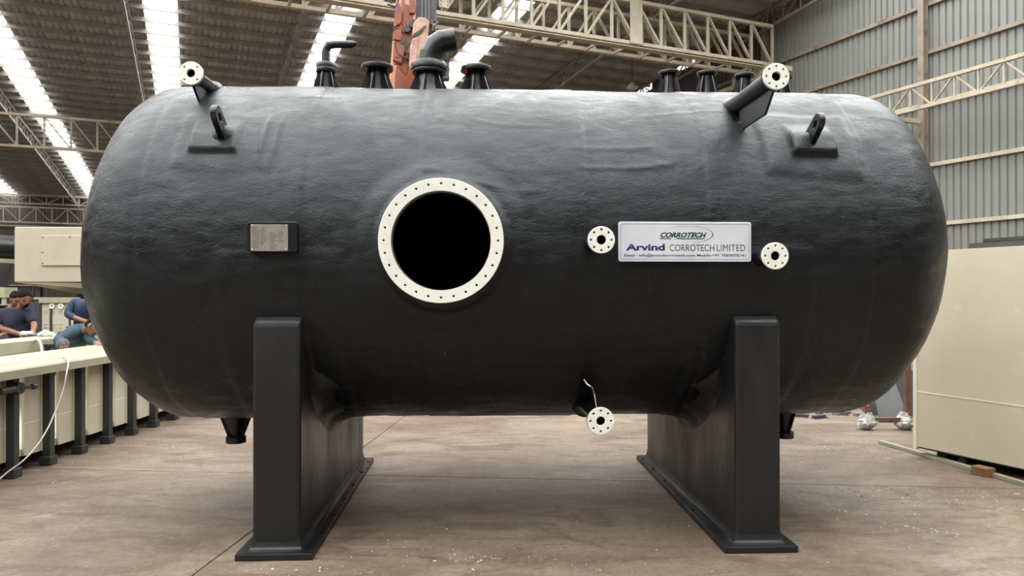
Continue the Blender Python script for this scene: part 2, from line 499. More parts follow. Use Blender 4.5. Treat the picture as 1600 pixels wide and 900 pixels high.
# right wall: corrugated sheets, girts and columns
wr = struct(hall(bpy.data.objects.new('wall_right', None))); col.objects.link(wr)
def wall_sheet(name, m, z1):
    b = MB(); pr = corr_profile(1.0, .2, .05); n = len(pr)
    vs = [(0 + d, x, z) for z in (0, z1) for x, d in pr]
    b.add(vs, [(i, i + 1, n + i + 1, n + i) for i in range(n - 1)]); return b.mesh(name, m)
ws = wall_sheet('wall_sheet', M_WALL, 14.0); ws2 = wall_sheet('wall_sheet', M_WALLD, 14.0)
for i in range(int(U1 - U0)):
    u = U0 + i
    o = link('wall_sheet', ws if 2 < u < 19.5 else ws2, wr); o.location = (VR, u, 0)  # far stretch darker: its shade is painted into the sheet colour
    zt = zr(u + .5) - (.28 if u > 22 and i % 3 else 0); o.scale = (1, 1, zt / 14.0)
for z in (9.35, 8.05, 6.66, 5.0, 3.4, 1.8):
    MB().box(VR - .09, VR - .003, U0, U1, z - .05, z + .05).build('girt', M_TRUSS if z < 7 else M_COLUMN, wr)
for u in [13.9 + 6 * k for k in range(-5, 8)]:
    b = MB(); zt = zr(u) - .2
    b.box(VR - .28, VR - .265, u - .085, u + .085, 0, zt).box(VR - .11, VR - .095, u - .085, u + .085, 0, zt).box(VR - .265, VR - .11, u - .01, u + .01, 0, zt)
    b.build('column', M_COLUMN, wr)

# left wall with a wide bright opening, back wall with the doorway, far wall
def wall_mesh_boxes(name, boxes, m): 
    b = MB()
    for q in boxes: b.box(*q)
    return struct(hall(b.build(name, m)))
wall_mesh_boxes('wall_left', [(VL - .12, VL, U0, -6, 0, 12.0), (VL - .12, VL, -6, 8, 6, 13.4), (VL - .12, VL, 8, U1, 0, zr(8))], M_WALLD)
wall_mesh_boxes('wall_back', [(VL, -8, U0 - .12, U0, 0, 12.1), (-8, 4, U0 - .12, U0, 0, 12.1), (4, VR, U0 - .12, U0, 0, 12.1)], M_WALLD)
wf = struct(hall(bpy.data.objects.new('wall_far', None))); col.objects.link(wf)
b = MB(); pr = corr_profile(1.0, .2, .035); n = len(pr)
b.add([(x, d, z) for z in (0, 8.1) for x, d in pr], [(i, i + 1, n + i + 1, n + i) for i in range(n - 1)])
fm = b.mesh('wall_sheet', M_WALLD)
for i in range(45):
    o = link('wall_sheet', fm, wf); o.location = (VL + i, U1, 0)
for z in (2, 4, 6):
    MB().box(VL, VR, U1 - .1, U1 - .003, z - .05, z + .05).build('girt', M_TRUSS, wf)

# overhead crane girder across the hall
t = hall(thing('overhead_crane_girder', 'large cream lattice crane girder crossing high above the tank to the right wall', 'crane girder'))
for uu, z0 in ((19.0, 9.08), (20.05, 9.08)):
    lattice('g', M_TRUSS, t, (-9.6, uu, z0), (17.6, uu, z0), 1.27, .87, .13, .085, flip=lambda f: f < .765)
# cross ties, plate, hanging perforated channel, end carriage
for i in range(28):
    x = -9.5 + i * .98
    MB().box(x, x + .07, 19.05, 20.0, 9.0, 9.06).build('cross_tie', M_TRUSS, t)
MB().box(-9.6, 17.6, 18.95, 19.25, 8.96, 8.985).build('bottom_flange', M_TRUSS, t)
MB().box(12.05, 12.48, 18.9, 18.925, 9.05, 10.4).build('joint_plate', M_TRUSS, t)
b = MB(); b.box(6.05, 6.32, 18.86, 18.90, 9.2, 11.2)
pf = b.build('hanging_channel', M_TRUSS, t)
b = MB()
for k in range(20):
    for s_ in (6.09, 6.28):
        b.box(s_ - .012, s_ + .012, 18.852, 18.861, 9.25 + k * .1, 9.28 + k * .1)
b.build('bolt_hole', M_DARK, pf)
MB().box(17.2, 17.75, 18.6, 20.5, 8.75, 9.0).build('end_carriage', M_TRUSS, t)

t = hall(thing('crane_support_column', 'cream steel column under the right end of the crane girder, seen between two top nozzles', 'column', ))
b = MB(); b.box(17.15, 17.5, 21.6, 21.63, 0, 8.9).box(17.15, 17.5, 21.85, 21.88, 0, 8.9).box(17.31, 17.34, 21.63, 21.85, 0, 8.9); b.build('shaft', M_TRUSS, t)
MB().prism([(0, 0), (.45, 0), (0, -.6)], .05, frameM((17.15, 21.7, 8.9), (-1, 0, 0), (0, 0, 1))).build('bracket', M_TRUSS, t)
MB().box(17.2, 17.5, 18.0, 24, 8.6, 8.75).build('runway_stub', M_TRUSS, t)

t = hall(thing('lattice_girder', 'cream lattice girder crossing the hall left of the tank under the roof', 'girder'))
lattice('g', M_TRUSS, t, (-25.9, 34.6, 7.35), (17.8, 34.6, 7.35), 1.25, .92, .12, .07, flip=lambda f: 0)
t = hall(thing('lattice_girder', 'distant double row lattice girder at the far eaves, just above the beige machine', 'girder'))
lattice('g', M_TRUSS, t, (-25.9, 57.5, 6.15), (17.8, 57.5, 6.15), 1.0, .9, .12, .06)
lattice('g', M_TRUSS, t, (-25.9, 55.5, 7.2), (17.8, 55.5, 7.2), .55, .9, .1, .05)
t = hall(thing('runway_truss', 'pale cream lattice runway truss along the right wall, right of the tank', 'truss'))
lattice('g', M_TRUSS, t, (17.0, 5.0, 6.27), (17.0, 50, 6.27), .6, .6, .11, .05)
for k in range(6):
    u = 7.9 + 6 * k
    MB().box(17.0, VR - .34, u - .06, u + .06, 6.1, 6.22).build('bracket', M_TRUSS, t)

# clutter glimpsed between girder and right wall
t = hall(thing('pendant_lamp', 'round white high-bay lamp hanging behind the crane girder near the right wall', 'lamp', ))
MB().lathe([(.02, .25), (.08, .2), (.22, 0), (.2, -.02), (.0, -.02)], (15.7, 24.5, 9.5), (0, 0, 1), 20).build('shade', M_WHITE, t, 40)
MB().tube([(15.7, 24.5, 9.72), (15.7, 24.5, zr(24.5) - .05)], .012, 6).build('hanger', M_DARK, t)

# ================================================================== THE TANK
TC = Vector((0, 5.72, 0)); TY = R_(2.5); ZC = 1.885; RAD = 1.225
tank = thing('storage_tank', 'huge glossy black horizontal fibreglass tank on two saddles in the middle of the hall', 'tank', TC, TY)
cT, sT = math.cos(TY), math.sin(TY)


def T(w):
    w = Vector(w); x = w.x - TC.x; y = w.y - TC.y
    return Vector((cT * x + sT * y, -sT * x + cT * y, w.z))


def PT(px, py, Y): return T(P(px, py, Y))


XL, XR, HEAD = -2.334, 2.455, .61
HEADL, HEADR = .672, .59
MH = PT(690, 377, 4.27); MHX, MHZ = MH.x, MH.z
NTH = 520
prof = []
NH = 66
EXN = 2.04
for i in range(NH):                                 # left head from the pole
    t_ = math.pi / 2 * (1 - i / NH); prof.append((XL - HEADL * math.sin(t_) ** (2 / EXN), RAD * max(math.cos(t_), .0001) ** (2 / EXN), 1))
for i in range(381):
    prof.append((XL + (XR - XL) * i / 380, RAD, 0))
for i in range(1, NH + 1):
    t_ = math.pi / 2 * (i / NH); prof.append((XR + HEADR * math.sin(t_) ** (2 / EXN), RAD * max(math.cos(t_), .0001) ** (2 / EXN), 1))
pr = np.array(prof); NP = len(pr)
th = np.arange(NTH) / NTH * 2 * np.pi - np.pi
X = np.repeat(pr[:, 0][:, None], NTH, 1); RR = np.repeat(pr[:, 1][:, None], NTH, 1); PH = np.repeat(th[None, :], NP, 0)
# outward normal of the profile
dx = np.gradient(pr[:, 0]); dr = np.gradient(pr[:, 1]); nl = np.hypot(dx, dr) + 1e-9
nx = np.repeat((-dr / nl)[:, None], NTH, 1); nr = np.repeat((dx / nl)[:, None], NTH, 1)
Yc = -RR * np.cos(PH); Zc = RR * np.sin(PH)
Pn = np.stack([X, Yc, Zc], -1) + 20
deg = np.degrees(PH)
hd = np.clip(np.maximum(XL - X, X - XR) / .3, 0, 1)
D = vnoise(Pn * [1.1, 1.6, 1.6]) * (.010 + .028 * hd) + vnoise(Pn * [2.6, 3.6, 3.6]) * (.007 + .012 * hd)
D += np.abs(vnoise(Pn * [5, 8, 8])) * .007 + vnoise(Pn * [16, 24, 24]) * .0028
wob = vnoise(Pn * [.1, 2.5, 2.5]) * .05
wobx = vnoise(Pn * [2.5, .5, .5]) * 4
# lap steps of the overlay
D += .006 * sbox(X + wob, 1.18, 1.44, .012) + .007 * sbox(X + wob, -2.28, -1.32, .02) + .006 * sbox(X + wob, -.62, .42, .015) + .006 * sbox(X + wob, 1.44, 2.22, .015)
D += .008 * sbox(X + wob, -2.12, -1.52, .03) * sbox(deg + wobx, 22, 44, 2)
D += .013 * sbox(X + wob, 1.56, 2.17, .03) * sbox(deg + wobx, 20, 46, 2)
for xr_, w_ in ((-1.60, .014), (-1.52, .011)):
    D += .012 * np.exp(-((X - xr_ - (deg - 30) * .0012) / w_) ** 2) * sbox(deg, 26, 42, 3)
for k in range(16):                                  # random long creases
    x0 = rng.uniform(-2.4, 2.4); a0 = rng.uniform(20, 100); w0 = rng.uniform(.15, .6)
    D += rng.uniform(.003, .006) * np.exp(-((deg - a0 - vnoise(Pn * [1.5, 0, 0]) * 12) / .8) ** 2) * sbox(X, x0, x0 + w0, .06)
# thickened overlays over the saddles
for s_ in (-1, 1):
    D += .006 * sbox(X * s_ + wob, 1.1, 1.84, .03) * sbox(np.abs(deg + 90) + wobx, -1, 88, 1.2)
# overlay round the manhole
# raised pads under the two lifting eyes
for (ppx, ppy) in ((348, 216), (1272, 222)):
    xx_ = PT(ppx, ppy, 4.72).x
    amp = .030 if ppx < 800 else .048
    D += amp * sbox(X + wob * .3, xx_ - .15, xx_ + .14, .013) * sstep(deg + wobx * .3, 26.6, 28.4) * (1 - sstep(deg, 33, 42))
# crease where the head overlay ends
for s_, xe_ in ((1, XR), (-1, -XL)):
    cre = xe_ + .17 + (deg - 30) * -.0018 + vnoise(Pn * [0, 1.2, 1.2]) * .12
    D -= .06 * np.clip(X * s_ - cre, 0, .3) * sbox(deg, -10, 70, 12)
rm = np.hypot(X - MHX, (Zc + ZC) - MHZ) + 5 * (Yc > 0)
D += .035 * (1 - sstep(rm, .36, .43 + 0 * rm)) + .02 * (1 - sstep(rm, .43, .56))
px_, pz_ = X + nx * D, None
rr2 = RR + nr * D
V3 = np.stack([X + nx * D, -rr2 * np.cos(PH), ZC + rr2 * np.sin(PH)], -1)
# snap to the manhole opening
RH = .300
ddx = V3[..., 0] - MHX; ddz = V3[..., 2] - MHZ; rho = np.hypot(ddx, ddz)
front = V3[..., 1] < 0
snap = front & (rho > RH - .013) & (rho < RH + .008)
V3[..., 0] = np.where(snap, MHX + ddx / rho * RH, V3[..., 0]); V3[..., 2] = np.where(snap, MHZ + ddz / rho * RH, V3[..., 2])
inside = front & (rho < RH - .011)
idx = np.arange(NP * NTH).reshape(NP, NTH)
a_ = idx[:-1, :]; b_ = idx[1:, :]; a2 = np.roll(a_, -1, 1); b2 = np.roll(b_, -1, 1)
q = np.stack([a_, a2, b2, b_], -1).reshape(-1, 4)
keep = ~inside.reshape(-1)[q].any(1)
q = q[keep]
me = bpy.data.meshes.new('shell')
me.vertices.add(NP * NTH); me.vertices.foreach_set('co', V3.reshape(-1).astype('f'))
me.loops.add(len(q) * 4); me.loops.foreach_set('vertex_index', q.reshape(-1).astype('i'))
me.polygons.add(len(q)); me.polygons.foreach_set('loop_start', np.arange(len(q), dtype='i') * 4)
me.polygons.foreach_set('loop_total', np.full(len(q), 4, 'i'))
me.update(calc_edges=True); me.validate()
bm = bmesh.new(); bm.from_mesh(me); bmesh.ops.delete(bm, geom=[v for v in bm.verts if not v.link_faces], context='VERTS')
bmesh.ops.remove_doubles(bm, verts=[v for v in bm.verts if v.co.x < XL - HEADL + .002 or v.co.x > XR + HEADR - .002], dist=.004)
bm.to_mesh(me); bm.free()
me.materials.append(M_TANK); me.shade_smooth()
shell = link('shell', me, tank)

# saddles
for s_ in (-1, 1):
    xc = 1.47 * s_; w = .287
    poly = [(-1.215, .045), (1.2, .045), (1.2, 1.45)]
    for k in range(25):
        a = R_(-23 - (180 - 46) * k / 24); poly.append((1.22 * math.cos(a), ZC + 1.22 * math.sin(a)))
    poly += [(-1.15, 1.455), (-1.215, 1.41)]
    bm_ = MB(); M_ = frameM((xc, 0, 0), (0, 1, 0), (0, 0, 1))
    n = len(poly)
    # side walls as fans of quads around the cradle arc, then the rim
    vs = []
    for sx in (-w / 2, w / 2):
        vs += [(xc + sx, p[0], p[1]) for p in poly]
    me = bpy.data.meshes.new('saddle'); bb = bmesh.new()
    V = [bb.verts.new(v) for v in vs]
    f1 = bb.faces.new(V[:n]); f2 = bb.faces.new(V[n:][::-1])
    for i in range(n): bb.faces.new((V[i], V[(i + 1) % n], V[n + (i + 1) % n], V[n + i]))
    bmesh.ops.recalc_face_normals(bb, faces=bb.faces)
    bb.to_mesh(me); bb.free(); me.materials.append(M_SADDLE)
    sad = link('saddle', me, tank, .022)
    b = MB(); b.box(xc - w / 2 - .085, xc + w / 2 + .085, -1.27, 1.27, 0, .042)
    bp = b.build('base_plate', M_SADDLE, sad, None, .006)
    # laminated fillet from plate to wall
    b = MB(); z0 = .04
    x0, x1, y0, y1 = xc - w / 2, xc + w / 2, -1.215, 1.2
    rings = []
    for o_, z_ in ((.028, .040), (.013, .05), (.004, .07), (-.004, .12)):
        rings.append([(x0 - o_, y0 - o_, z_), (x1 + o_, y0 - o_, z_), (x1 + o_, y1 + o_, z_), (x0 - o_, y1 + o_, z_)])
    vs = [p for r in rings for p in r]
    b.add(vs, [(4 * k + i, 4 * k + (i + 1) % 4, 4 * k + 4 + (i + 1) % 4, 4 * k + 4 + i) for k in range(3) for i in range(4)])
    b.build('foot_fillet', M_SADDLE, sad, 60)
    for sx in (-1, 1):                                # fillets against the shell
        b = MB(); xe = xc + sx * w / 2; vs = []
        K = 60
        for k in range(K + 1):
            a = R_(-27 - (180 - 54) * k / K); tp = min(1, min(k, K - k) / 9); wv = (1 + .25 * math.sin(k * .9) + .12 * math.sin(k * 2.3)) * tp
            for (o_, r_) in ((-.02, 1.38), (.006, 1.325), (.03 * wv, 1.275), (.075 * wv, 1.247), (.125 * wv, 1.233), (.13 * wv, 1.20)):
                r_ = 1.205 + (r_ - 1.205) * (.15 + .85 * tp); b.v.append((xe + sx * o_ * (.1 + .9 * tp), max(-1.21, min(1.195, r_ * math.cos(a))), ZC + r_ * math.sin(a)))
        for k in range(K):
            for j in range(5): b.f.append((k * 6 + j, k * 6 + j + 1, (k + 1) * 6 + j + 1, (k + 1) * 6 + j))
        b.build('cradle_fillet', M_SADDLE, sad, 60)
    b = MB()
    for k in range(6):
        b.lathe([(.014, 0), (.014, .008), (.0, .008)], (xc - s_ * (w / 2 + .062), -.9 + k * .4, .042), (0, 0, 1), 8)
    b.build('anchor_bolt', M_BLACK, sad)['kind'] = 'stuff'

# manhole
neck = MB()
neck.lathe([(.284, .0), (.284, .33), (.318, .33), (.320, .06), (.335, .02), (.36, -.01), (.30, -.03)], (MHX, -1.16, MHZ), (0, -1, 0), 72, closed=True)
# profile h is measured outwards along -y
neck_o = neck.build('manhole_neck', M_TANK, tank, 50)
FY = -1.16 - .30
Mf = frameM((MHX, FY - .02, MHZ), (1, 0, 0), (0, 0, 1))
me = flange_mesh('manhole_flange', .357, .283, 28, .325, .0098, .036, M_WHITE, Mf, ph=math.pi / 2, seg=96)
mf = link('flange', me, neck_o); tag(mf, 'large cream white ring flange with 28 bolt holes')
b = MB(); b.lathe([(.2815, -.018), (.2835, -.018), (.2835, .06), (.2815, .06)], (MHX, FY - .02, MHZ), (0, 1, 0), 72, closed=True)
b.build('bore_lining', mat('bore_grey', (.22, .21, .19), (.16, .15, .135), rough=.5, scale=5), neck_o, 40)
b = MB(); b.lathe([(.30, .0), (.352, .0), (.350, .03), (.33, .05), (.30, .055)], (MHX, FY, MHZ), (0, 1, 0), 72, closed=True)
b.build('backing_ring', M_TANK, neck_o, 40)


def surfy(z): return -math.sqrt(max(RAD ** 2 - (z - ZC) ** 2, .01))


def side_nozzle(px, py, Y, ro, nb, label, gus='plate', poly=None, ri=.027, rp=.044, side=1, flare=.022):
    c = PT(px, py, Y); ys = surfy(c.z); L = abs(ys - c.y) + .04
    p = MB(); p.lathe([(ri, .0), (ri, L), (rp + flare * .2, L), (rp + flare, L - .005), (rp + flare * .35, L - .06), (rp, L - .13 if L > .2 else L * .4), (rp, 0)], c, (0, 1, 0), 32, closed=True)
    po = p.build('nozzle', M_BLACK, tank, 50); tag(po, label)
    me = flange_mesh('flange', ro, ri, nb, ro * .76, ro * .112, .02, M_WHITE, frameM(c + Vector((0, -.008, 0)), (1, 0, 0), (0, 0, 1)), ph=math.pi / nb if nb == 4 else 0, seg=48, bevel=.002)
    fo = link('flange', me, po); tag(fo, 'cream white bolted flange face')
    b = MB(); b.lathe([(rp * .9, 0), (ro * 1.01, 0), (ro * 1.0, .02), (rp * 1.1, .03)], c + Vector((0, .003, 0)), (0, 1, 0), 40, closed=True); b.build('backing_flange', M_BLACK, po, 40)
    zs = c.z
    if gus == 'plate':
        e = Vector((0, 0, -1))
        g = MB(); g.prism(poly, .016, frameM(c + Vector((0, .018, 0)), e, (0, 1, 0))); g.build('gusset', M_BLACK, po, None, .003)
    return po


side_nozzle(939, 375, 4.22, .0775, 8, 'side nozzle left of the company sign, with white eight-hole flange', gus='')
side_nozzle(1210, 400, 4.34, .079, 8, 'side nozzle right of and below the company sign, with white eight-hole flange', gus='')
side_nozzle(938, 657, 4.52, .083, 8, 'low nozzle under the tank belly, with white eight-hole flange', gus='', flare=.05)
side_nozzle(299, 115, 4.76, .0755, 4, 'upper left nozzle with white four-hole flange and black gussets', poly=[(0, 0), (.07, 0), (.165, .13), (.165, .30), (0, .45)], rp=.045)
side_nozzle(1212, 120, 4.32, .0775, 8, 'upper right nozzle with white eight-hole flange on a thick gusseted neck', poly=[(0, 0), (.072, 0), (.185, .13), (.19, .50), (0, .62)], rp=.056)
# silver strip by the low nozzle
b = MB(); pts = [PT(912, 592, 4.78), PT(917, 600, 4.78), PT(926, 606, 4.74), PT(929, 618, 4.70), PT(932, 638, 4.62)]
b.tube(pts, .006, 8); tag(b.build('bent_rod', M_CHROME, tank, 60), 'thin bent bare metal rod above the low nozzle')


def top_nozzle(px, rf, zf, rp, rb, label, hidden=False, ngus=6, nb=8, thick=.035, ph=.3, y_off=0.):
    Yw = 5.72
    for _ in range(3):
        w = P(px, 130, Yw); x = T(w).x; Yw = TC.y + sT * x + y_off
    x = T(P(px, 130, Yw)).x
    o = Vector((x, y_off, 0))
    zb = ZC + RAD - .02
    p = MB(); p.lathe([(rp * .72, zf), (rp, zf), (rp, zb + .02 + (zf - zb) * .35), (rp * 1.35, zb + .02), (rp * 1.6, zb - .03), (rp * .72, zb - .03)], o, (0, 0, 1), 28, closed=True)
    po = p.build('top_nozzle', M_BLACK, tank, 50); tag(po, label)
    me = flange_mesh('flange', rf, rp * .72, nb, rf * .8, rf * .075, thick, M_BLACK, frameM(o + Vector((0, 0, zf - thick / 2)), (1, 0, 0), (0, 1, 0)), ph=.2, seg=40)
    link('flange', me, po)
    for k in range(ngus):
        a = 2 * math.pi * k / ngus + ph; e = Vector((math.cos(a), math.sin(a), 0))
        poly = [(0, zb - .03), (rb, zb - .03), (rb, zb), (rp + .014, zf - thick), (0, zf - thick)]
        g = MB(); g.prism(poly, .009, frameM(o, e, (0, 0, 1))); g.build('gusset', M_BLACK, po)
    return o, po


def zp(y, Y=5.7): return 1.6 + (HOR - y) * Y / F


o, po = top_nozzle(509, .073, zp(104, 5.62), .05, .115, 'leftmost top nozzle with small bent vent pipe')
b = MB(); b.lathe([(.0, zp(104, 5.62)), (.073, zp(104, 5.62)), (.076, zp(97, 5.62) - .01), (.066, zp(96, 5.62)), (0.0, zp(96, 5.62))], o, (0, 0, 1), 32); b.build('clamp_collar', M_BLACK, po, 50)
zt_ = zp(66, 5.62)
b = MB(); b.tube([o + Vector((0, 0, zp(98, 5.62))), o + Vector((0, 0, zp(78, 5.62))), o + Vector((.0, 0, zt_ - .045)), o + Vector((.02, 0, zt_ - .008)), o + Vector((.07, 0, zt_)), o + Vector((.20, 0, zt_ + .002)), o + Vector((.235, 0, zt_ + .010))],
       [.034, .032, .031, .031, .030, .029, .012], 20)
b.build('vent_pipe', M_BLACK, po, 50)
top_nozzle(589, .122, zp(104), .058, .155, 'second top nozzle from the left, wide open black flange')
o, po = top_nozzle(670, .13, zp(110), .085, .175, 'big top nozzle carrying the large black mitred elbow', thick=.03)
b = MB(); b.lathe([(0, zp(110)), (.138, zp(110)), (.142, zp(103)), (.125, zp(98)), (.0, zp(98))], o, (0, 0, 1), 40); b.build('upper_flange', M_BLACK, po, 50)
k = 5.7 / F
def eo(px, py): return o + Vector(((px - 670) * k, 0, zp(py)))
pts = [eo(672, 99), eo(673, 85), eo(680, 72), eo(691, 64.5), eo(711, 61)]
b = MB(); b.tube(pts, [.087, .087, .088, .088, .084], 44, caps=False)
b.tube(pts[2:], [.078, .078, .078], 44, caps=False)
b.build('mitred_elbow', M_BLACK, po, 11)
top_nozzle(744, .120, zp(105), .055, .15, 'fourth top nozzle from the left, open black flange right of the elbow')
top_nozzle(1046, .082, zp(112, 5.78), .042, .112, 'small top nozzle, first of the right hand cluster', thick=.024, ngus=5, ph=.5)
top_nozzle(1105, .078, zp(112, 5.78), .042, .112, 'small top nozzle, second of the right hand cluster', thick=.024, ngus=5, ph=.1)
top_nozzle(1163, .078, zp(115, 5.78), .042, .112, 'small top nozzle, third of the right hand cluster', thick=.024, ngus=5, ph=.35)
top_nozzle(1222, .078, zp(117, 5.78), .042, .112, 'small top nozzle hidden mostly behind the upper right white flange', thick=.024, ngus=5, ph=.1)

for px, lab in ((374, 'small flanged drain nozzle under the tank left of the left saddle'), (1234, 'small flanged drain nozzle under the tank right of the right saddle')):
    x = PT(px, 660, 5.7).x
    b = MB(); b.lathe([(.10, .70), (.095, .65), (.04, .51), (.04, .50), (.026, .5), (.026, .70)], (x, 0, 0), (0, 0, 1), 24, closed=True)
    po = b.build('drain_nozzle', M_BLACK, tank, 40); tag(po, lab)
    me = flange_mesh('flange', .074, .026, 4, .056, .007, .05, M_BLACK, frameM((x, 0, .475), (1, 0, 0), (0, 1, 0)), seg=32); link('flange', me, po)
    for k_ in range(4):
        a = k_ * math.pi / 2 + .4; e = Vector((math.cos(a), math.sin(a), 0))
        MB().prism([(0, .5), (.06, .5), (.12, .66), (.12, .70), (0, .70)], .008, frameM((x, 0, 0), e, (0, 0, 1))).build('gusset', M_BLACK, po)

# lifting lugs on raised pads
for (px, py, lab, plab) in ((360, 216, 'black lifting eye on the upper left of the tank', 'raised pad under the left lifting eye'), (1268, 222, 'black lifting eye on the upper right of the tank', 'raised pad under the right lifting eye')):
    s_ = -1 if px < 800 else 1
    x = PT(px, py, 4.72).x
    phi = R_(33.5 if s_ < 0 else 33)
    nrm = Vector((0, -math.cos(phi), math.sin(phi))); tanv = Vector((0, math.sin(phi), math.cos(phi)))
    base = Vector((x, 0, ZC)) + nrm * (RAD + .005)
    loops = []
    out = [(-.058, -.02)]
    hL = .205
    for k_ in range(13):
        a = math.pi - math.pi * k_ / 12; out.append((.048 * math.cos(a), hL - .048 + .048 * math.sin(a)))
    out.append((.058, -.02))
    hole = []
    for k_ in range(16):
        a = 2 * math.pi * k_ / 16; hole.append((.022 * math.cos(a), hL - .075 + (.022 * math.sin(a)) * 1.7))
    me = plate2d('lifting_lug', [out, hole], .026, M_BLACK, frameM(base + nrm * .035, tanv, nrm), .005)
    lug = link('lifting_lug', me, tank); tag(lug, lab)
    b = MB(); b.lathe([(.085, .02), (.06, .045), (.03, .075), (0.0, .085)], base, nrm, 14); b.build('weld_fillet', M_TANK, lug, 60)

# company sign
def rrect(w, h, r, n=6):
    pts = []
    for cx, cy, a0 in ((w / 2 - r, h / 2 - r, 0), (-w / 2 + r, h / 2 - r, 90), (-w / 2 + r, -h / 2 + r, 180), (w / 2 - r, -h / 2 + r, 270)):
        for k in range(n + 1):
            a = R_(a0 + 90 * k / n); pts.append((cx + r * math.cos(a), cy + r * math.sin(a)))
    return pts


SY = -1.268
c = PT(1069.5, 378, 4.505); c.y = SY
SWd, SHt = 209 * 4.505 / F, 62 * 4.505 / F
Ms = frameM(c, (1, 0, 0), (0, 0, 1))      # z axis of this frame points to -y (the viewer)
sg = link('company_sign', plate2d('company_sign', [rrect(SWd - .004, SHt - .004, .012)], .01, M_SIGN, Ms, .002), tank)
tag(sg, 'silver white company sign plate on the tank front')
up_ = .0071
def SM(px, py): return Ms @ Matrix.Translation(((px - 1069.5) * 4.505 / F, -(py - 378) * 4.505 / F, up_))
kk = 4.505 / F
link('border_line', plate2d('border_line', [rrect(SWd - .026, SHt - .026, .010), rrect(SWd - .0305, SHt - .0305, .009)], .0006, M_GREY, Ms @ Matrix.Translation((0, 0, up_))), sg)
link('logo_text', text_mesh('logo_text', 'CORROTECH', 73 * kk, 8.2 * kk, M_GREEN, SM(1030.5, 371.4), bold=.045, shear=.35), sg)
b = MB()
for x0, x1 in ((1030, 1047.5), (1055.5, 1100)):
    b.box((x0 - 1069.5) * kk, (x1 - 1069.5) * kk, -(373.8 - 378) * kk, -(372.4 - 378) * kk, up_, up_ + .0008, None)
b.v = [tuple(Ms @ Vector(v)) for v in b.v]; b.build('logo_underline', M_GREEN, sg)
# swoosh: an open ellipse growing thick at its right end
b = MB(); K = 60; vs = []
for k_ in range(K + 1):
    a = R_(150 - 225 * k_ / K); wd_ = .25 + 1.3 * math.exp(-((a - R_(-8)) / .65) ** 2)
    for s_ in (0, 1):
        vs.append(((1072 - 1069.5 + (40.5 + 0) * math.cos(a) + (wd_ * s_ * math.cos(a))) * kk, -(366.5 - 378 - (13 + wd_ * s_) * math.sin(a)) * kk, up_ + .0004))
b.add([Ms @ Vector(v) for v in vs], [(2 * i, 2 * i + 1, 2 * i + 3, 2 * i + 2) for i in range(K)])
b.build('logo_swoosh', M_GREEN, sg)
link('company_name', text_mesh('company_name', 'Arvind', 61 * kk, 10.8 * kk, M_NAVY, SM(976.5, 392), bold=.035), sg)
link('company_name', text_mesh('company_name', 'CORROTECH', 70.5 * kk, 10.6 * kk, M_GREY, SM(1045, 392.6), bold=.002), sg)
link('company_name', text_mesh('company_name', 'LIMITED', 45 * kk, 10.3 * kk, M_GREY, SM(1119.5, 392.5), bold=0, space=1.08), sg)
link('contact_line', text_mesh('contact_line', 'Email : info@arvindcorrotech.com Mobile:+91 7069078141', 191 * kk, 5.4 * kk, M_NAVY, SM(974, 402.2), bold=.01), sg)

# rating plate on its bracket
c = PT(427.5, 370.5, 4.40); c.y = -1.262
Mb = frameM(c, (1, 0, 0), (0, 0, 1))
kk2 = 4.40 / F
br = link('plate_bracket', plate2d('plate_bracket', [rrect(75 * kk2, 45 * kk2, .01)], .05, M_BLACK, Mb, .003), tank)
pc = Mb @ Matrix.Translation((-4 * kk2, -1.5 * kk2, .031))
rp_ = link('rating_plate', plate2d('rating_plate', [rrect(57 * kk2, 41.5 * kk2, .002)], .004, M_PLATE, pc), br); tag(rp_, 'tan metal rating plate with engraved rows and four screws')
b = MB(); random.seed(3)
for colx, n_, w_ in ((-25.5, 13, 11), (-12.5, 11, 8), (.5, 12, 12), (14.5, 7, 6)):
    for r in range(n_):
        yy = 15.5 - r * 2.6 - (7 if colx > 0 else 0)
        if yy < -18: break
        ww = w_ * random.uniform(.5, 1)
        x_ = colx
        while x_ < colx + ww:
            l = random.uniform(.8, 2.4)
            b.box(x_ * kk2, (x_ + l) * kk2, (yy - .45) * kk2, (yy + .45) * kk2, .002, .0026, pc); x_ += l + .45
o = b.build('engraved_writing', M_ENGR, br); o['kind'] = 'stuff'
for sx in (-1, 1):
    for sy in (-1, 1):
        b = MB(); b.lathe([(.006, .0), (.005, .004), (0.0, .005)], pc @ Vector((sx * 26 * kk2, sy * 18.5 * kk2, .002)), (0, -1, 0), 10); b.build('screw', M_CHROME, br, 40)

# ================================================================== LEFT TROUGH
TRX = -4.25; TRD = .025          # outer face x at y=6.4, drift per metre
TRO = Vector((TRX, 6.37, 0)); TRA = -math.atan(TRD)
tr = thing('pickling_trough', 'long cream open trough with black posts, running back along the left of the tank', 'trough', TRO, TRA)
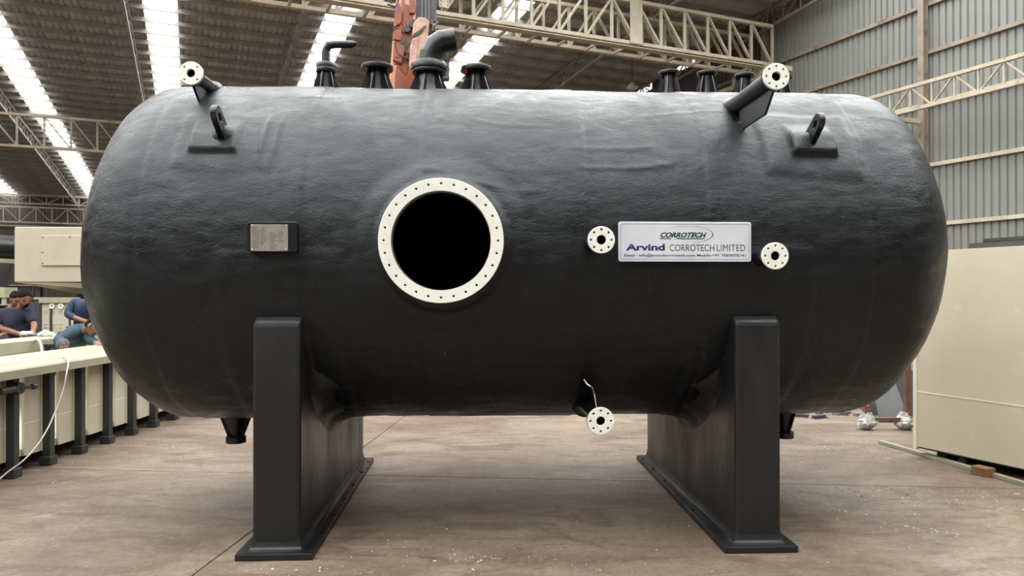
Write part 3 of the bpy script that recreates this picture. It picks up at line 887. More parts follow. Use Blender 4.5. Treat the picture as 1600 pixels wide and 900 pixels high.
# local: x to the right (outer face at 0), y along
Y0t, Y1t = -3.2, 5.4
b = MB()
prof = [(.09, .865), (.09, .935), (.075, .95), (-.02, .965), (-.05, .985), (-.28, 1.02), (-.30, 1.02), (-.30, .97), (-.06, .91), (-.02, .87)]
def rim(prof, nm):
    b = MB(); n = len(prof)
    b.add([(x, y, z) for y in (Y0t, Y1t) for x, z in prof], [(i, (i + 1) % n, n + (i + 1) % n, n + i) for i in range(n)] + [tuple(range(n))[::-1], tuple(range(n, 2 * n))])
    return tag(b.build(nm, M_CREAM, tr), None)
rim(prof, 'near_rim')
rim([(-1.62 - (x + .0), z + (.03 if z > .95 else 0)) for x, z in [(-.28, .905), (-.28, 1.0), (-.24, 1.012), (0, 1.02), (.02, 1.02), (.02, .99), (-.2, .9)]], 'far_rim')
for k_ in range(19):
    y0 = Y0t + .02 + k_ * .475
    if y0 > Y1t - .4: break
    MB().box(-.10, -.075, y0 + .04, y0 + .475 - .045, .14, .90).build('side_panel', M_PANEL, tr)
    # welded seam, low on the panel, where sheets meet
    MB().box(-.075, -.0735, y0 + .04, y0 + .475 - .045, .425, .430).build('weld_seam', M_SEAM, tr)
MB().box(-1.75, -.1, Y0t, Y1t, .14, .2).build('bottom_panel', M_PANEL, tr)
MB().box(-1.75, -1.72, Y0t, Y1t, .14, .95).build('back_panel', M_PANEL, tr)
MB().box(-1.72, -.1, Y1t - .03, Y1t, .2, .9).build('end_panel', M_PANEL, tr)
for k_ in range(19):
    y = -.02 + (k_ - 6) * .475
    if y < Y0t + .05 or y > Y1t: continue
    for xx in (0, -1.79):
        b = MB(); b.box(-.075 + xx, .0 + xx, y - .035, y + .035, .05, .875)
        p_ = b.build('post', M_POST, tr, None, .004)
        MB().box(-.075 - .02 + xx, .018 + xx, y - .055, y + .055, 0, .085).build('foot', M_POST, p_, None, .012)
        if xx == 0:
            MB().box(-.072, -.071 + .001, y - .052, y - .036, .14, .87).build('edge_strip', M_SEAM, p_)
# clamp fitting on the first post
b = MB(); c0 = Vector((.03, -.05, .77))
b.lathe([(.0, -.02), (.05, -.02), (.055, 0), (.05, .03), (0, .03)], c0, (1, 0, 0), 16)
b.bar(c0 + Vector((.03, 0, 0)), c0 + Vector((.05, .12, .0)), .022); b.lathe([(0, -.02), (.024, -.02), (.026, 0.02), (0, .022)], c0 + Vector((.05, .13, .0)), (0, 1, 0), 12)
b.lathe([(0, 0), (.03, 0), (.03, .2), (0, .2)], c0 + Vector((0, -.02, 0)), (0, -1, 0), 12)
tag(b.build('clamp', M_POST, tr, 40), 'black clamp fitting under the rim at the nearest post')
# white pipe fittings on the far rim
TRM = Matrix.Translation(TRO) @ Matrix.Rotation(TRA, 4, 'Z')
t = thing('pipe_fitting', 'white pipe fittings lying on the far rim of the trough beside the worker in navy', 'pipe fitting', tuple(P(73, 526, 9.0)))
z_ = 0
MB().tube([(-.1, 0, .02), (-.02, 0, .06), (.06, .02, .03), (.12, .02, -.01)], .022, 10).build('elbow', M_WHITE, t, 50)
MB().tube([(-.12, .05, .0), (.1, .05, .0)], .03, 12).build('straight', M_WHITE, t, 50)
MB().tube([(.12, 0, .0), (.16, 0, .05), (.20, 0, .05), (.22, 0, 0)], .018, 10).build('black_bend', M_POST, t, 50)

# cables
def cable(pts, r, m, lab, name='cable'):
    sp = bpy.data.curves.new(name, 'CURVE'); sp.dimensions = '3D'; sp.bevel_depth = r; sp.bevel_resolution = 2
    s = sp.splines.new('BEZIER'); s.bezier_points.add(len(pts) - 1)
    for i, p in enumerate(pts):
        q = s.bezier_points[i]; q.co = p; q.handle_left_type = q.handle_right_type = 'AUTO'
    me = curve_mesh(name, sp, m, None); me.shade_smooth()
    return tag(link(name, me), lab, 'cable')
cable([P(93, 562, 7.15) + Vector((-.03, .05, -.02)), P(92, 561, 7.1), P(100, 558.5, 7.0), P(107, 564, 6.85), P(105, 580, 6.75), P(99, 610, 6.7), P(86, 645, 6.6), P(72, 675, 6.45), P(55, 700, 6.3), P(34, 722, 6.15), P(16, 735, 6.1), P(-5, 752, 6.0), P(-60, 785, 5.6)],
      .0065, M_CABLE, 'thin white cable hanging over the near trough rim down to the floor')
cable([P(44, 530, 8.75), P(56, 530, 8.6), P(64, 537, 8.4), P(66, 552, 8.3), P(66, 575, 8.2)], .013, M_CABLE, 'short cream cable hanging inside over the far trough rim')

# ================================================================== RIGHT BOX
RB = Vector((3.92, 7.16, 0)); RA = math.atan2(-.93, .40)        # face runs from the far corner towards the camera side
rb = thing('rectangular_tank', 'big plain beige rectangular tank standing right of the black tank', 'tank', RB, RA)
# local x along the face towards the camera, local y away from the face to the right
Lb = 4.6; Wb = 1.7
def rbox(nm, m, x0, x1, y0, y1, z0, z1, bev=0): return MB().box(x0, x1, y0, y1, z0, z1).build(nm, m, rb, None, bev)
H0, H1 = .10, 1.985
rbox('front_panel_lower', M_BEIGE, 0, Lb, 0, .03, H0, .625)
rbox('front_panel_upper', M_BEIGE, 0, Lb, 0, .03, .631, H1)
rbox('weld_seam', M_SEAM, 0, Lb, -.003, .02, .622, .634)
rbox('weld_seam', M_SEAM, 1.03, 1.037, -.003, .02, .13, .622)
rbox('weld_seam', M_SEAM, 2.9, 2.907, -.003, .02, .13, .622)
rbox('back_panel', M_BEIGE, 0, Lb, Wb - .03, Wb, H0, H1)
rbox('end_panel', M_BEIGE, 0, .03, .03, Wb - .03, H0, H1)
rbox('end_panel', M_BEIGE, Lb - .03, Lb, .03, Wb - .03, H0, H1)
rbox('top_panel', M_BEIGE, .03, Lb - .03, .03, Wb - .03, H1 - .04, H1 - .01)
rbox('bottom_panel', M_DARK, .0, Lb, .03, Wb, H0 - .02, H0)
rbox('corner_trim', M_SEAM, -.035, 0.0, -.012, .03, H0 - .03, H1, .004)
for x in (.12, 1.6, 3.2, 4.4):
    rbox('skid', M_DARK, x, x + .1, .12, Wb - .1, 0, .08)
RM = Matrix.Translation(RB) @ Matrix.Rotation(RA, 4, 'Z')
# wooden block under the front edge
t = thing('wooden_block', 'short brown wooden block on the floor under the edge of the beige rectangular tank', 'block', tuple(P(1532, 742, 6.44).xy) + (0,), RA)
MB().box(-.06, .09, -.05, .06, 0, .075).build('block', M_WOOD, t, None, .004)
# steel channels and rack on top
def on_top(nm, lab, cat, px, Y): 
    p = P(px, 380, Y); return thing(nm, lab, cat, (p.x, p.y, H1), RA)
t = thing('steel_channels', 'black steel channel pieces lying on top of the beige rectangular tank', 'channel', tuple((RM @ Vector((.62, .35, H1 + .001)))), RA)
MB().box(-.25, .9, -.12, .12, 0, .012).box(-.25, .9, -.12, -.108, 0, .06).box(-.25, .9, .1, .12, 0, .05).build('lower_channel', M_DARK, t)
MB().box(-.15, .95, -.07, .08, .06, .07).box(-.15, .95, -.07, -.06, .03, .1).box(-.1, .95, .06, .08, .012, .10).build('upper_channel', M_DARK, t)
t = thing('steel_rack', 'thin black steel rack frame standing on top of the beige rectangular tank', 'rack', tuple((RM @ Vector((1.02, .55, H1 + .001)))), RA)
for x in (0, .75):
    for y in (0, .3): MB().box(x, x + .025, y, y + .025, 0, .42).build('upright', M_DARK, t)
for z in (.1, .24, .37):
    for y in (0, .3): MB().box(0, .77, y + .003, y + .02, z, z + .018).build('rail', M_DARK, t)
MB().box(-.05, .85, -.02, .34, .0, .09).build('base_channel', M_DARK, t)

# thin beige lath on the floor
V3d = Vector((-.03, -.02, 0))
a = P(1378, 692, 7.8); a.z = .018; e = P(1600, 757, 6.12); e.z = .018; e = a + (e - a) * 1.5; a += V3d; e += V3d
t = thing('plastic_lath', 'long thin cream plastic lath lying on the floor at the right', 'lath', tuple(a))
MB().bar(Vector((0, 0, 0)), e - a, .055, .03).build('lath', M_CREAM, t)

# scrap behind the tank's right end
def gp(px, py): Y = 1848 / (py - HOR); return P(px, py, Y)
def bag(px, py, w, h, lab, seed):
    p = gp(px, py); t = thing('plastic_bag', lab, 'bag', tuple(p))
    b = MB(); n, m_ = 26, 14; rg = np.random.default_rng(seed)
    for j in range(m_ + 1):
        q_ = j / m_; rr = w * (math.sin(min(1, q_ * 1.9 + .25) * math.pi / 2)) * (1 - .45 * sstep(np.array(q_), .35, 1.0)) * (1 if j else .75)
        for i in range(n):
            a = 2 * math.pi * i / n; k = 1 + .16 * math.sin(3 * a + seed + q_ * 2) + .16 * math.sin(7 * a + q_ * 7) + rg.uniform(-.13, .13)
            b.v.append((rr * k * math.cos(a), rr * k * math.sin(a) * .8, q_ * h))
    for j in range(m_):
        for i in range(n): b.f.append((j * n + i, j * n + (i + 1) % n, (j + 1) * n + (i + 1) % n, (j + 1) * n + i))
    b.f += [tuple(range(n))[::-1], tuple(m_ * n + i for i in range(n))]
    b.build('bag', M_PLASTIC, t, 35)
    return p
p1 = bag(1353, 671, .10, .20, 'crumpled clear plastic wrapped round a wooden foot, left of the two', 2)
p2 = bag(1413, 671, .10, .20, 'crumpled clear plastic wrapped round the brown post foot, right of the two', 5)
t = thing('timber_stand', 'reddish brown timber stand behind the right end of the black tank', 'stand', tuple(p1))
v_ = p2 - p1
MB().bar((0, 0, .11), v_ + Vector((0, 0, .11)), .05, .055).build('cross_beam', M_REDW, t)
MB().bar((0, 0, .0), (0, 0, .28), .06, .06).build('short_post', M_REDW, t)
MB().bar(v_ + Vector((.03, 0, .0)), v_ + Vector((.03, 0, .95)), .062, .062).build('tall_post', M_REDW, t)
t = thing('grey_sheets', 'dark grey scrap sheets leaning behind the timber stand', 'scrap', tuple(gp(1390, 655)))
MB().prism([(-.14, 0), (.16, .02), (.2, .18), (.12, .5), (-.06, .42), (-.16, .22)], .012, frameM((0, 0, 0), (1, .1, 0), (0, .25, 1))).build('sheet', M_GREYSHEET, t)
MB().prism([(-.3, 0), (.3, 0), (.42, .55), (.1, .75), (-.25, .5)], .012, frameM((.12, .25, 0), (1, -.2, 0), (0, .3, 1))).build('sheet', M_DARK, t)
t = thing('scrap_blocks', 'low dark scrap pieces on the floor left of the plastic wrapped foot', 'scrap', tuple(gp(1318, 655)))
random.seed(5)
for k_ in range(9):
    x = random.uniform(-.5, .5); y = random.uniform(-.1, .5); w = random.uniform(.03, .1); h = random.uniform(.01, .05)
    MB().box(-w, w, -.03, .03, 0, h, Matrix.Translation((x, y, 0)) @ Matrix.Rotation(random.uniform(0, 3), 4, 'Z')).build('piece', random.choice([M_DARK, M_GREYSHEET, M_REDW]), t)
t = thing('pallet', 'pale wrapped pallet goods far behind the right end of the tank', 'pallet', tuple(gp(1372, 640)))
MB().box(-.22, .2, 0, .4, 0, .1).build('base', M_WOOD, t); MB().box(-.2, .18, .02, .38, .1, .38).build('load', M_CREAM, t, None, .02)
t = thing('plastic_scrap', 'small white crumpled scrap on the floor beside the lath, near the beige tank', 'scrap', tuple(gp(1503, 722)))
MB().lathe([(0, 0), (.035, .0), (.04, .02), (.02, .045), (0, .05)], (0, 0, 0), (.1, 0, 1), 7).build('scrap', M_CHIP, t)

# ================================================================== MACHINES FAR LEFT
mc = thing('beige_hopper', 'large beige box machine with square access panel behind the workers', 'machine', tuple(P(22, 455, 13.0).xy) + (0,), 0)
W = 2.6; D_ = 1.6; zT, zB = 2.73, 1.76
b = MB(); b.box(0, W, 0, D_, zB, zT); b.build('body', M_HOPPER, mc, None, .015)
b = MB(); b.add([(0, 0, zB), (W, 0, zB - .03), (W, D_, zB - .03), (0, D_, zB), (.95, .3, 1.55), (W, .1, 1.52), (W, D_ - .2, 1.52), (.95, D_ - .3, 1.55)],
               [(0, 1, 5, 4), (1, 2, 6, 5), (2, 3, 7, 6), (3, 0, 4, 7), (4, 5, 6, 7), (0, 3, 2, 1)]); b.build('underside', M_HOPPER, mc)
ap = MB().box(.48, 1.5, -.03, 0, 2.05, 2.58).build('access_panel', M_HOPPER, mc, None, .006)
b = MB()
for x, z in ((.52, 2.54), (1.0, 2.55), (.52, 2.28), (.52, 2.09), (1.2, 2.08)): MB().lathe([(0, 0), (.012, 0), (.012, .008), (0, .008)], (x, -.03, z), (0, -1, 0), 8).build('screw', M_DARK, ap)
for x in (.25, W - .1):
    for y in (.2, D_ - .15): MB().box(x, x + .08, y, y + .08, 0, zB + .02).build('leg', M_DARK, mc)
MB().box(.35, W, .55, .6, .1, 1.5).build('back_plate', M_DARK, mc)
t = thing('black_drum', 'dark horizontal drum on a beige stand at the left picture edge', 'drum', tuple(P(-16, 455, 13.6).xy) + (0,), R_(-28))
MB().lathe([(0, .02), (.13, .02), (.13, 0), (.2, 0), (.22, .02), (.22, .75), (0, .75)], (0, -.35, 2.42), (0, 1, 0), 40).build('drum', M_BLACK, t, 40)
MB().lathe([(0, 0), (.12, 0), (.12, .006), (0, .006)], (0, -.345, 2.42), (0, -1, 0), 30).build('cap', M_GREYSHEET, t)
MB().box(-.35, .22, -.4, .40, 2.12, 2.20).build('shelf', M_CREAM, t)
MB().box(-.3, .10, -.3, .1, 1.45, 2.12).build('column', M_PANEL, t)
MB().box(.1, .24, -.2, .2, 0, 2.12).build('black_column', M_DARK, t)
MB().box(-.3, .0, -.3, .1, 0, 1.45).build('leg', M_PANEL, t)
t = thing('bracket_stand', 'pale grey bracket on a post at the left picture edge behind the navy shirted worker', 'stand', tuple(P(2, 455, 11.6).xy) + (0,), 0)
MB().box(-.2, .13, -.1, .2, 1.50, 1.54).build('shelf', M_CREAM, t); MB().box(-.02, .12, -.1, .2, 1.54, 1.66).build('block', M_CREAM, t)
MB().box(-.2, .12, -.1, .2, 1.38, 1.40).build('lower_shelf', M_CREAM, t); MB().box(.06, .12, -.08, -.05, 1.4, 1.5).build('strut', M_CREAM, t)
MB().box(-.12, -.02, 0, .1, 0, 1.5).build('post', M_POST, t)
t = thing('panel_frame', 'beige upright frame with two white round flanges behind the workers', 'machine', tuple(P(63, 455, 12.0).xy) + (0,), 0)
MB().box(0, .62, -.04, .05, 1.41, 1.50).build('top_beam', M_CREAM, t)
MB().box(.03, .15, 0, .04, .1, 1.41).box(.2, .46, 0, .04, .1, 1.41).build('panel', M_PANEL, t)
MB().box(.15, .2, .0, .05, 0, 1.41).box(.46, .5, 0, .05, 0, 1.41).box(-.02, .03, 0, .05, 0, 1.41).build('black_rail', M_DARK, t)
MB().box(.5, .62, .0, .04, .1, 1.3).build('panel', M_PANEL, t)
for x in (.20, .345):
    me = flange_mesh('flange', .046, .016, 4, .033, .004, .02, M_WHITE, frameM((x, -.015, 1.36), (1, 0, 0), (0, 0, 1)), seg=28); link('flange', me, t)
b = MB()
for k_ in range(3): 
    for z in (.9, 1.0, 1.05, 1.24, 1.27): b.box(.06 + .12 * k_, .12 + .12 * k_ , -.002, .0, z, z + .006)
b.build('scale_marks', M_DARK, t)['kind'] = 'stuff'
t = thing('dark_cabinet', 'dark machine body standing between the navy shirted worker and the beige frame', 'machine', tuple(P(50, 455, 12.6).xy) + (0,), 0)
MB().box(-.14, .16, 0, .5, 0, 1.46).build('body', M_DARK, t, None, .01); MB().box(-.16, .18, -.02, .52, 1.46, 1.49).build('lid', M_CREAM, t)
MB().box(-.10, -.06, -.02, 0, .2, 1.4).build('pipe', M_GREYSHEET, t)

# ================================================================== MOBILE CRANE behind the tank
CY = 11.6
cr = thing('mobile_crane', 'orange mobile crane with raised telescopic boom behind the tank, hook block hanging at its head', 'crane', (P(650, 455, CY).x, CY, 0), R_(8))
def cp(px, py, Y=CY):
    w = P(px, py, Y) - Vector(cr.location); a = -R_(8); return Vector((w.x * math.cos(a) - w.y * math.sin(a), w.x * math.sin(a) + w.y * math.cos(a), w.z))
def boomseg(nm, a, b_, w, h, m): return MB().bar(a, b_, w, h, up=(0, 1, 0)).build(nm, m, cr, None, .02)
base_a = cp(620, 300); topa = cp(655, -160, 12.4)
boomseg('boom', base_a, topa, .36, .40, M_ORANGE)
dv = (topa - base_a).normalized()
boomseg('boom_side_rail', base_a + Vector((-.21, -.16, 0)), topa + Vector((-.18, -.16, 0)), .10, .12, M_OPALE)
boomseg('boom_extension', base_a + dv * 3.2 + Vector((.02, -.02, 0)), topa + dv * .8, .27, .30, M_OPALE)
# head plates, brackets and hoses, irregular, in front of the boom
MB().prism([(-.10, -.5), (.02, -.62), (.1, -.3), (.16, .1), (.10, .45), (-.02, .5), (-.12, .1)], .06, frameM(cp(633, 55, CY - .32), (1, 0, 0), (0, 0, 1))).build('head_bracket', M_ORANGE, cr, None, .015)
MB().prism([(-.08, -.25), (.05, -.3), (.12, -.05), (.05, .18), (-.06, .12)], .12, frameM(cp(622, 70, CY - .36), (1, 0, 0), (0, 0, 1))).build('side_bracket', M_ORANGE, cr, None, .015)
MB().prism([(-.06, -.6), (.08, -.55), (.1, .5), (.02, .7), (-.07, .5)], .08, frameM(cp(640, 10, CY - .3), (1, 0, 0), (0, 0, 1))).build('latch_arm', M_HOOK, cr, None, .015)
for (px, py, r) in ((636, 46, .05), (629, 66, .035), (642, 72, .05), (645, 38, .06)):
    MB().lathe([(0, -.06), (r, -.06), (r, .06), (0, .06)], cp(px, py, CY - .36), (0, 1, 0), 16).build('pin', M_DARK, cr, 40)
for pts in ([(618, 38), (621, 55), (617, 70), (622, 84), (634, 90)], [(612, 4), (606, 0), (612, -8), (622, 0), (618, 10), (605, 6)], [(632, 62), (634, 80), (642, 98)], [(620, 45), (614, 46), (622, 48)]):
    MB().tube([cp(x, y, CY - .42) for x, y in pts], .014, 8).build('hose', M_DARK, cr, 60)
random.seed(9)
for k_ in range(9):
    px, py = random.uniform(618, 648), random.uniform(0, 95); w = random.uniform(.03, .08); h = random.uniform(.06, .2)
    MB().prism([(-w, -h), (w * .6, -h * .8), (w, .2 * h), (w * .2, h), (-w * .8, h * .6)], .05, frameM(cp(px, py, CY - .34 - .01 * k_), (1, 0, random.uniform(-.3, .3)), (0, 0, 1))).build('cast_plate', random.choice([M_ORANGE, M_HOOK, M_DARK, M_ORANGE]), cr, None, .01)
# mast winch housing with ropes
MB().bar(cp(661, -60, 11.9), cp(661, 40, 11.9), .30, .2, up=(0, 1, 0)).build('rope_housing', M_DARK, cr)
for px in (659, 665, 670, 676, 681):
    MB().tube([cp(px, -120, 11.25), cp(px, 34 if px < 672 else 48, 11.25)], .008, 6).build('rope', M_GREYSHEET, cr)
MB().tube([cp(678, -10, 11.2), cp(679, 8, 11.2), cp(677, 20, 11.2), cp(679, 34, 11.2)], .03, 8).build('chain', M_DARK, cr, 60)
hb = MB().prism([(-.05, -.40), (.03, -.46), (.12, -.2), (.15, .2), (.1, .26), (-.02, .27), (-.09, .16), (-.11, .0)], .09, frameM(cp(655, 55, 11.15), (1, 0, 0), (0, 0, 1))).build('hook_block', M_HOOK, cr, None, .02)
MB().prism([(-.1, -.1), (.03, -.02), (.1, .1), (-.02, .0), (-.1, -.05)], .11, frameM(cp(655, 50, 11.14), (1, 0, 0), (0, 0, 1))).build('hook_slot', M_DARK, hb)
MB().prism([(-.09, -.42), (-.02, -.5), (.03, -.3), (.05, .02), (-.03, .02), (-.07, -.1)], .1, frameM(cp(648, 62, 11.12), (1, 0, 0), (0, 0, 1))).build('hook', M_HOOK, hb, None, .02)
MB().box(.25, .5, -.4, -.2, 4.85, 5.1).build('trolley_bracket', M_DARK, cr)
MB().box(-.35, .3, .2, .75, 4.62, 5.0, Matrix.Rotation(.12, 4, 'Z')).build('boom_clamp', M_DARK, cr)
# carrier body hidden by the tank, carrying the boom
MB().box(-1.1, 1.1, -.6, 3.2, .6, 1.1).build('chassis', M_ORANGE, cr, None, .03)
MB().box(-.5, .3, -.35, .35, 1.1, 3.3).build('boom_pivot', M_ORANGE, cr, None, .03)
MB().box(.35, 1.1, 1.2, 2.4, 1.1, 2.3).build('cab', M_ORANGE, cr, None, .05)
for x in (-1.0, 1.0):
    for y in (0.1, 2.5): MB().lathe([(0, -.18), (.3, -.18), (.52, -.14), (.55, 0), (.52, .14), (.3, .18), (0, .18)], (x, y, .55), (1, 0, 0), 28).build('wheel', M_RUBBER, cr, 40)

# ================================================================== PEOPLE
def skin_chain(name, chains, m, parent, sub=2):
    """chains: list of lists of (pos, radius); first point of the first chain is the root; shared positions are merged"""
    vs = []; rad = []; es = []; key = {}
    for ch in chains:
        prev = None
        for p, r in ch:
            k = tuple(round(c, 4) for c in p)
            if k not in key: key[k] = len(vs); vs.append(tuple(p)); rad.append(r)
            i = key[k]
            if prev is not None and prev != i: es.append((prev, i))
            prev = i
    me = bpy.data.meshes.new(name); me.from_pydata(vs, es, [])
    o = bpy.data.objects.new(name, me); col.objects.link(o)
    md = o.modifiers.new('skin', 'SKIN'); md.use_smooth_shade = True
    sv = me.skin_vertices[0].data
    for i, r in enumerate(rad):
        rr = r if isinstance(r, tuple) else (r, r)
        sv[i].radius = rr; sv[i].use_root = (i == 0)
    s = o.modifiers.new('sub', 'SUBSURF'); s.levels = s.render_levels = sub
    dg = bpy.context.evaluated_depsgraph_get(); dg.update()
    nm = bpy.data.meshes.new_from_object(o.evaluated_get(dg)); nm.name = name
    bpy.data.objects.remove(o); bpy.data.meshes.remove(me)
    nm.materials.clear(); nm.materials.append(m); nm.shade_smooth()
    return link(name, nm, parent)


def V(*a): return Vector(a)


def hand_chains(wrist, dirv, up, L=.18, curl=.5):
    """palm and five curled fingers from a wrist"""
    d = dirv.normalized(); u_ = up.normalized(); s_ = d.cross(u_).normalized()
    palm = wrist + d * .07
    out = [[(wrist, .024), (palm, (.034))]]
    for i, (o_, l_) in enumerate(((-.030, .9), (-.010, 1.), (.010, .95), (.028, .75))):
        k0 = palm + s_ * o_ + d * .02; k1 = k0 + d * .03 * l_ - u_ * .012 * curl; k2 = k1 + d * .022 * l_ - u_ * .025 * curl; k3 = k2 + d * .008 * l_ - u_ * .022 * curl
        out.append([(palm, .034), (k0, .0095), (k1, .009), (k2, .0085), (k3, .007)])
    t0 = wrist + d * .03 - s_ * .035; t1 = t0 + d * .03 - s_ * .018; t2 = t1 + d * .028 - u_ * .01
    out.append([(wrist, .024), (t0, .012), (t1, .011), (t2, .009)])
    return out


def head_mesh(parent, c, fwd, up, m=M_SKIN, hair=True, beard=False, s=1.):
    """head with nose, brow, ears, eyes, mouth"""
    f = fwd.normalized(); u_ = (up - f * up.dot(f)).normalized(); r_ = f.cross(u_)
    def L(x, y, z): return c + (r_ * x + f * y + u_ * z) * s
    b = MB(); n, k = 28, 20
    def shape(a, e):
        ce, se = math.cos(e), math.sin(e)
        x = .076 * ce * math.cos(a); y = .095 * ce * math.sin(a); z = .118 * se
        if z < 0: x *= 1 - .28 * (-z / .118) ** 1.3; y = y * (1 - .1 * (-z / .118)) + (.012 if y > 0 else .02) * (-z / .118)
        fr = math.exp(-(x / .02) ** 2) if y > 0 else 0
        y += fr * .022 * math.exp(-((z + .018) / .022) ** 2)                       # nose
        y += fr * .004 * math.exp(-((z + .055) / .01) ** 2)
        y -= .012 * math.exp(-((abs(x) - .032) / .013) ** 2) * math.exp(-((z - .005) / .014) ** 2) * (1 if y > 0 else 0)
        return x, y, z
    for j in range(k + 1):
        e = -math.pi / 2 + math.pi * j / k
        for i in range(n): b.v.append(tuple(L(*shape(2 * math.pi * i / n, e))))
    for j in range(k):
        for i in range(n): b.f.append((j * n + i, j * n + (i + 1) % n, (j + 1) * n + (i + 1) % n, (j + 1) * n + i))
    hd_ = b.build('head', m, parent, 80)
    for sx in (-1, 1):
        MB().lathe([(0, -.006), (.02, -.006), (.026, .004), (.012, .008), (0, .006)], L(sx * .078, -.008, -.008), r_ * sx + f * -.2, 12).build('ear', m, hd_, 60)
        MB().lathe([(0, -.011), (.008, -.008), (.012, 0), (.008, .008), (0, .011)], L(sx * .03, .078, .004), f, 10).build('eye', M_HAIR, hd_, 60)
    MB().bar(L(-.022, .098, -.058), L(.022, .098, -.058), .006, .006).build('mouth', M_REDW, hd_)
    if hair:
        b = MB(); k2 = 12
        for j in range(k2 + 1):
            for i in range(n):
                a = 2 * math.pi * i / n
                lim = math.radians(28) if math.sin(a) > .15 else math.radians(28 - 62 * min(1, (.15 - math.sin(a)) / .6))
                e = lim + (math.pi / 2 - lim) * j / k2
                q_ = 1.13 + .03 * math.sin(5 * a + j) + .02 * math.sin(11 * a)
                if j == 0: q_ = 1.0
                x, y, z = .078 * math.cos(e) * math.cos(a), .097 * math.cos(e) * math.sin(a), .12 * math.sin(e)
                b.v.append(tuple(L(x * q_, y * q_, z * q_ * 1.02)))
        for j in range(k2):
            for i in range(n): b.f.append((j * n + i, j * n + (i + 1) % n, (j + 1) * n + (i + 1) % n, (j + 1) * n + i))
        b.build('hair', M_HAIR, hd_, 70)
    if beard:
        b = MB(); J = 8; A = 16
        for j in range(J + 1):
            e = R_(-72 + 52 * j / J)
            for i in range(A + 1):
                a = R_(10 + 160 * i / A); x, y, z = shape(a, e); q_ = 1.04 if 0 < i < A and 0 < j < J else .98
                if abs(x) < .026 and z > -.06 and y > 0: q_ = .96
                b.v.append(tuple(L(x * q_, y * q_, z * q_)))
        for j in range(J):
            for i in range(A): b.f.append((j * (A + 1) + i, j * (A + 1) + i + 1, (j + 1) * (A + 1) + i + 1, (j + 1) * (A + 1) + i))
        b.build('beard', M_HAIR, hd_, 70)
    return hd_


def person(label, feet, pelvis, chest, neck, head, hf, hup, shR, elR, haR, shL, elL, haL, shirt, sleeve=.5, hair=True, beard=False, glove=False, trouser=M_TROUSER):
    ro = thing('person', label, 'person', feet[0])
    o0 = feet[0]
    g = lambda p: Vector(p) - o0
    feet = [g(f) for f in feet]; pelvis, chest, neck, head, shR, elR, haR, shL, elL, haL = map(g, (pelvis, chest, neck, head, shR, elR, haR, shL, elL, haL))
    side = (shL - shR).normalized() * .09
    mid = pelvis.lerp(chest, .5)
    ch = [[(pelvis, .09), (mid, .08), (chest, .075), (neck, .052), (neck.lerp(head, .6), .055)]]
    legs = []
    for f_, sg_ in zip(feet, (-1, 1)):
        hip = pelvis + side * sg_ + V(0, 0, -.05); kn = hip.lerp(f_ + V(0, 0, .08), .5) + V(.0, -.03, 0); an = f_ + V(0, 0, .08)
        ch.append([(pelvis, .09), (hip, .08), (kn, .055), (an, .04), (f_ + V(0.02, -.12, .04), .035)])
        legs.append([(pelvis, (.135)), (hip, .10), (kn, .072), (an, .06)])
    arms = []
    for sh, el, ha in ((shR, elR, haR), (shL, elL, haL)):
        ch.append([(chest, .075), (sh, .04), (el, .042), (ha, .027)])
        ch += hand_chains(ha, (ha - el), V(0, 0, 1))
        e_ = el if sleeve >= .9 else sh.lerp(el, .85)
        a = [(chest, .135), (sh, .086), (sh.lerp(e_, .55), .066), (e_, .058)]
        if sleeve >= 1: a.append((el.lerp(ha, .45 if sleeve < 1.2 else .9), .047))
        arms.append(a)
    skin_chain('body', ch, M_SKIN, ro)
    skin_chain('shirt', [[(pelvis, (.145)), (mid, .145), (chest, .15), (chest.lerp(neck, .8), .068)]] + arms, shirt, ro)
    skin_chain('trousers', legs, trouser, ro)
    for f_ in feet: MB().lathe([(0, 0), (.05, 0), (.055, .04), (.03, .09), (0, .09)], f_ + V(0, -.04, 0), (0, 0, 1), 14).build('shoe', M_DARK, ro, 50)
    head_mesh(ro, head, hf, hup, hair=hair, beard=beard)
    if glove:
        b = MB(); c_ = haR + (haR - elR).normalized() * .05
        b.lathe([(0, -.07), (.04, -.065), (.062, -.02), (.066, .02), (.055, .06), (0, .085)], c_, (haR - elR), 14); b.build('glove', M_GLOVE, ro, 60)
    return ro


# worker in navy T-shirt looking down at his hands
YA = 9.7
person('standing bearded person in navy T-shirt looking down at a tool in both hands',
       [V(-6.58, YA + .05, 0), V(-6.28, YA + .05, 0)], V(-6.45, YA + .03, .93), P(26, 496, YA), P(32, 482, YA - .05), P(38.5, 467, YA - .12), V(.12, -.9, -.40), V(0, -.3, 1),
       P(6, 490, YA), P(2, 513, YA - .05), P(31, 522, YA - .42), P(47, 490, YA - .02), P(54, 509, YA - .1), P(51, 521, YA - .42), M_TNAVY, .5, beard=True)
t = thing('grinder', 'small pale power tool held in the hands of the navy shirted person', 'tool', tuple(P(43, 521, YA - .5)))
MB().tube([(-.07, 0, 0), (.06, 0, .0)], .028, 12).build('body', M_WHITE, t, 50); MB().lathe([(0, -.01), (.05, -.01), (.05, .01), (0, .01)], (.07, -.01, -.02), (.2, 0, 1), 16).build('disc', M_DARK, t)
b = MB().box(-.004, .004, -.004, 0, -.006, .006)
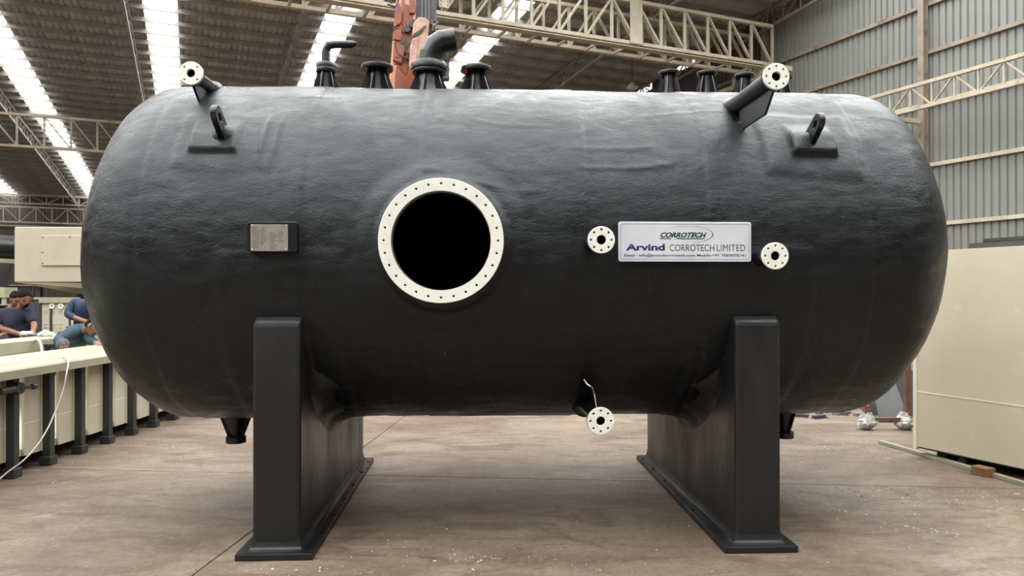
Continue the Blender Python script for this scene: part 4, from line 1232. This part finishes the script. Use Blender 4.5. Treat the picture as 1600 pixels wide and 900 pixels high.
# second head behind him
YD = 11.4
person('dark-haired person almost hidden behind the bearded person in navy',
       [V(-7.85, YD, 0), V(-7.6, YD, 0)], V(-7.73, YD, .93), V(-7.74, YD, 1.16), V(-7.73, YD - .03, 1.32), P(25, 468, YD), V(.2, -.9, -.35), V(0, 0, 1),
       V(-7.93, YD, 1.26), V(-7.98, YD - .1, 1.02), V(-7.8, YD - .35, .95), V(-7.53, YD, 1.26), V(-7.5, YD - .1, 1.02), V(-7.62, YD - .35, .95), M_TROUSER, 1.)
# bending worker in blue long sleeved shirt, head hidden by the tank
YB = 10.3
person('bending person in a dark blue long-sleeved shirt, head hidden behind the tank end',
       [V(-6.25, YB + .25, 0), V(-5.95, YB + .3, 0)], P(127, 517, YB + .2), P(140, 486, YB), P(152, 467, YB - .1), P(158, 462, YB - .15), V(.75, -.4, -.55), V(.3, 0, .9),
       P(115, 472, YB), P(105, 492, YB - .12), P(136, 503, YB - .3), P(147, 474, YB + .15), P(160, 500, YB + .1), P(157, 508, YB - .2), M_BLUE, 1.)
# worker in teal shirt stretched over the near rim of the trough
YC = 8.5
person('person in a teal shirt leaning deep over the trough rim with one grey gloved hand',
       [V(-5.60, 8.75, .2), V(-5.35, 8.9, .2)], P(110, 537, 8.9) + V(-.08, 0, -.03), P(124, 523, 8.5), P(140, 513, 8.3), P(149, 509, 8.2), V(.80, -.25, -.60), V(.6, .1, .75),
       P(108, 524, 8.2), P(91, 531, 7.95), P(97, 537, 7.72), P(137, 516, 8.5), P(140, 531, 8.3), P(151, 537, 8.05), M_TEAL, 1.3, glove=True)

# ================================================================== FLOOR SHAVINGS
random.seed(21)
b = MB()
def chip(x, y, s):
    a = random.uniform(0, 6.3); l = s * random.uniform(.5, 2.2); w = s * random.uniform(.25, .6); h = random.uniform(.002, .006)
    c_, s_ = math.cos(a), math.sin(a)
    pts = [(-l, -w, .001), (l, -w * .6, .002), (l * .8, w, h), (-l * .7, w, h * 1.3)]
    b.add([(x + p[0] * c_ - p[1] * s_, y + p[0] * s_ + p[1] * c_, p[2]) for p in pts], [(0, 1, 2), (0, 2, 3)])
def blocked(x, y):
    p = T(Vector((x, y, 0)))
    if abs(abs(p.x) - 1.47) < .25 and abs(p.y) < 1.3: return True
    if x < -4.14 + .025 * (y - 6.4): return True
    q = Vector((x, y, 0)) - RB; return q.x * .93 + q.y * .40 > -.08 and q.x * .4 - q.y * .93 > -.06
n_ = 0
while n_ < 700:
    y = random.uniform(3.6, 10.5); x = random.uniform(-.72, .72) * y
    if not blocked(x, y): chip(x, y, random.uniform(.0016, .0042)); n_ += 1
cl = [(3.0, 6.5, .8, .5), (3.5, 7.4, .5, .4), (2.6, 5.7, .5, .3), (-3.85, 7.6, .15, 1.2), (2.6, 7.3, .5, .4), (.3, 4.5, .5, .3), (-.6, 4.3, .4, .25), (3.1, 5.5, .4, .3)]
for (cx, cy, sx, sy) in cl:
    for q in range(10):                   # swept streaks inside each drift
        ax, ay, ang = random.gauss(cx, sx), random.gauss(cy, sy), random.gauss(-.1, .25)
        for w in range(26 if cx > 1 else 12):
            l = random.gauss(0, .22); x = ax + l * math.cos(ang) + random.gauss(0, .02); y = ay + l * math.sin(ang) + random.gauss(0, .03)
            if y > 3.6 and not blocked(x, y): chip(x, y, random.uniform(.002, .0055))
o = b.build('floor_shavings', M_CHIP); tag(o, 'scattered white plastic shavings and specks over the brown floor', 'shavings', kind='stuff')
